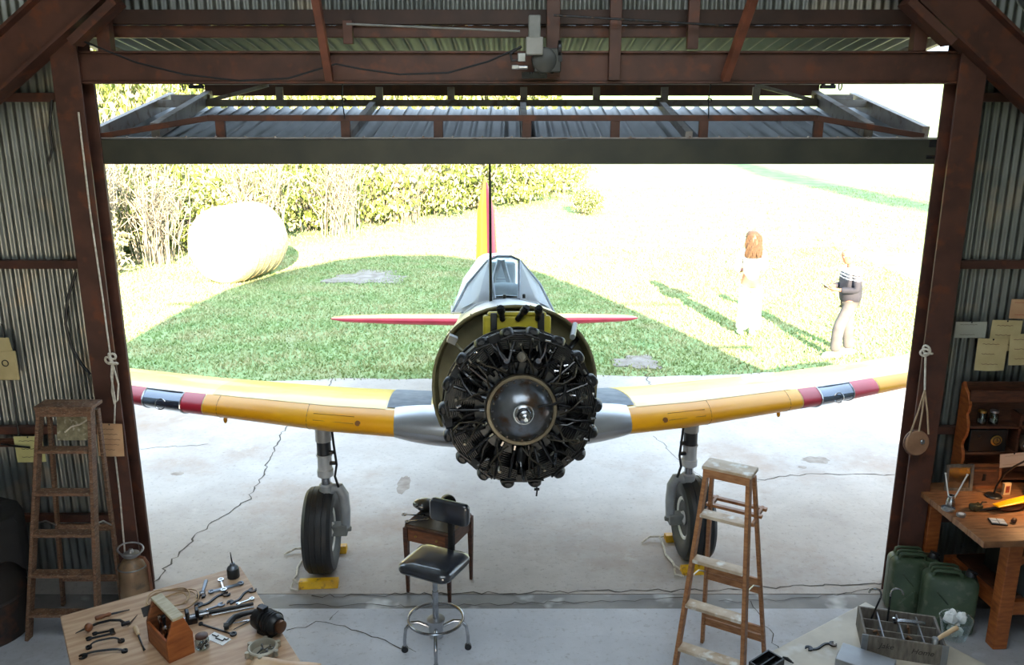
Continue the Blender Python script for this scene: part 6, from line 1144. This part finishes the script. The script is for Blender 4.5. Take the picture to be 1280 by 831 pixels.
for k in range(26):
    a = R(195 + 150 * k / 25 + rr.uniform(-4, 4)); m = MB(); pts = []
    for i in range(9):
        z = 1.68 - .045 * i; q = .100 + .002 * i; pts.append((-.02 + q * 1.08 * math.cos(a) + .010 * math.sin(i * 1.5 + k), -.02 - .006 * i + q * .95 * math.sin(a) + .008 * math.cos(i * 1.6 + k), z))
    m.tube(pts, [.010, .013, .014, .014, .014, .013, .012, .010, .004], 6); m.build('hair_lock', HAIR, hr)
P1.scale = (1.08, 1.08, 1.0)
# ---- person in striped grey jacket, facing left, reading a phone
g2 = at(1053, 443); P2 = thing('person', 'person in grey and white striped jacket and grey trousers, holding a phone', 'person', (g2.x, g2.y, ground_z(g2.x, g2.y) + .01), R(0))
JW = mat('jacket_white', (228, 228, 226), (216, 216, 216), 8, .8); JG2 = mat('jacket_grey', (58, 58, 66), (48, 48, 56), 8, .8); TG = mat('grey_trousers', (104, 101, 100), (88, 86, 86), 8, .85)
skinned('body', SKIN, P2, {'pelvis': (.02, 0, .92, .095, .105), 'waist': (.03, 0, 1.10, .10, .11), 'chest': (.03, 0, 1.32, .125, .15), 'neckb': (-.0, 0, 1.47, .062, .062), 'neck': (-.035, 0, 1.55, .052, .052),
    'hipl': (.0, -.09, .88, .088, .088), 'kneel': (-.14, -.10, .50, .06, .06), 'anklel': (-.16, -.10, .09, .038, .038), 'hipr': (.04, .09, .88, .088, .088), 'kneer': (.06, .10, .50, .06, .06), 'ankler': (.12, .10, .09, .038, .038),
    'shl': (.03, -.19, 1.41, .056, .056), 'elbl': (.02, -.24, 1.13, .044, .044), 'wrl': (-.22, -.13, 1.12, .030, .030), 'shr': (.02, .19, 1.41, .056, .056), 'elbr': (-.02, .22, 1.14, .044, .044), 'wrr': (-.23, .07, 1.14, .030, .030)},
    [('pelvis', 'waist'), ('waist', 'chest'), ('chest', 'neckb'), ('neckb', 'neck'), ('pelvis', 'hipl'), ('hipl', 'kneel'), ('kneel', 'anklel'), ('pelvis', 'hipr'), ('hipr', 'kneer'), ('kneer', 'ankler'), ('chest', 'shl'), ('shl', 'elbl'), ('elbl', 'wrl'), ('chest', 'shr'), ('shr', 'elbr'), ('elbr', 'wrr')])
jk = skinned('jacket', JW, P2, {'pelvis': (.025, 0, .82, .17, .175), 'waist': (.035, 0, 1.10, .185, .18), 'chest': (.03, 0, 1.32, .165, .18), 'neckb': (-.0, 0, 1.46, .082, .085),
    'shl': (.03, -.195, 1.41, .075, .075), 'elbl': (.02, -.245, 1.13, .062, .062), 'wrl': (-.19, -.145, 1.12, .048, .048), 'shr': (.02, .195, 1.41, .075, .075), 'elbr': (-.02, .225, 1.14, .062, .062), 'wrr': (-.20, .09, 1.14, .048, .048)},
    [('pelvis', 'waist'), ('waist', 'chest'), ('chest', 'neckb'), ('chest', 'shl'), ('shl', 'elbl'), ('elbl', 'wrl'), ('chest', 'shr'), ('shr', 'elbr'), ('elbr', 'wrr')], sub=4)
jk.data.materials.append(JG2)
for p in jk.data.polygons:
    z = p.center.z; b = z - 1.29
    p.material_index = 1 if (b < 0 or .022 < b < .044 or .066 < b < .088) else 0
skinned('trousers', TG, P2, {'pelvis': (.02, 0, .98, .13, .14), 'hipl': (.0, -.085, .84, .105, .105), 'kneel': (-.14, -.10, .50, .094, .094), 'calfl': (-.155, -.10, .28, .088, .088), 'heml': (-.16, -.10, .08, .085, .085), 'hipr': (.04, .085, .84, .105, .105), 'kneer': (.06, .10, .50, .094, .094), 'calfr': (.10, .10, .28, .088, .088), 'hemr': (.12, .10, .08, .085, .085)},
    [('pelvis', 'hipl'), ('hipl', 'kneel'), ('kneel', 'calfl'), ('calfl', 'heml'), ('pelvis', 'hipr'), ('hipr', 'kneer'), ('kneer', 'calfr'), ('calfr', 'hemr')])
for x, y in ((-.20, -.10), (.08, .10)): m = MB(); m.ell((x, y, .045), (.15, .05, .05), 16, 8); m.v = [(xx, yy, max(z, .0)) for xx, yy, z in m.v]; so = m.build('shoe', WHITE, P2); m = MB(); m.loft([[Vector((x + .152 * math.cos(i * math.tau / 20), y + .052 * math.sin(i * math.tau / 20), z)) for i in range(20)] for z in (.0, .02)]); m.build('sole', WHITE, so)
hand(P2, (-.22, -.13, 1.12), (-.8, .45, .15), 1, (.1, 0, 1), curl=.8); hand(P2, (-.23, .07, 1.14), (-.8, -.35, .15), -1, (.1, 0, 1), curl=.8)
head(P2, Vector((-.06, 0, 1.645)), R(180), tilt=.32)
m = MB(); secs = []
for z, k in ((.02, 1.02), (.05, 1.06), (.085, 1.0), (.11, .78), (.125, .4), (.128, .1)): secs.append([Vector((-.06 + .012 + .102 * k * math.cos(a), .084 * k * math.sin(a), 1.645 + z - .02 * math.cos(a) * -1)) for a in [i * math.tau / 24 for i in range(24)]])
m.loft(secs); m.build('cap', WHITE, P2, smooth=60)
ph = thing('phone', 'dark phone held in both hands by the person in the striped jacket', 'phone', (g2.x - .345, g2.y - .035, ground_z(g2.x, g2.y) + 1.155), 0); m = MB(); m.box((0, 0, 0), (.17, .16, .008), (0, R(35), 0)); m.build('body', BLACK, ph, bevel=.003); m = MB(); m.box((.003, 0, .005), (.15, .14, .002), (0, R(35), 0)); m.build('screen', MATS['pale_plexiglass'], ph)

P2.scale = (1.0, 1.0, .93); ph.location.z = ground_z(g2.x, g2.y) + 1.155 * .93
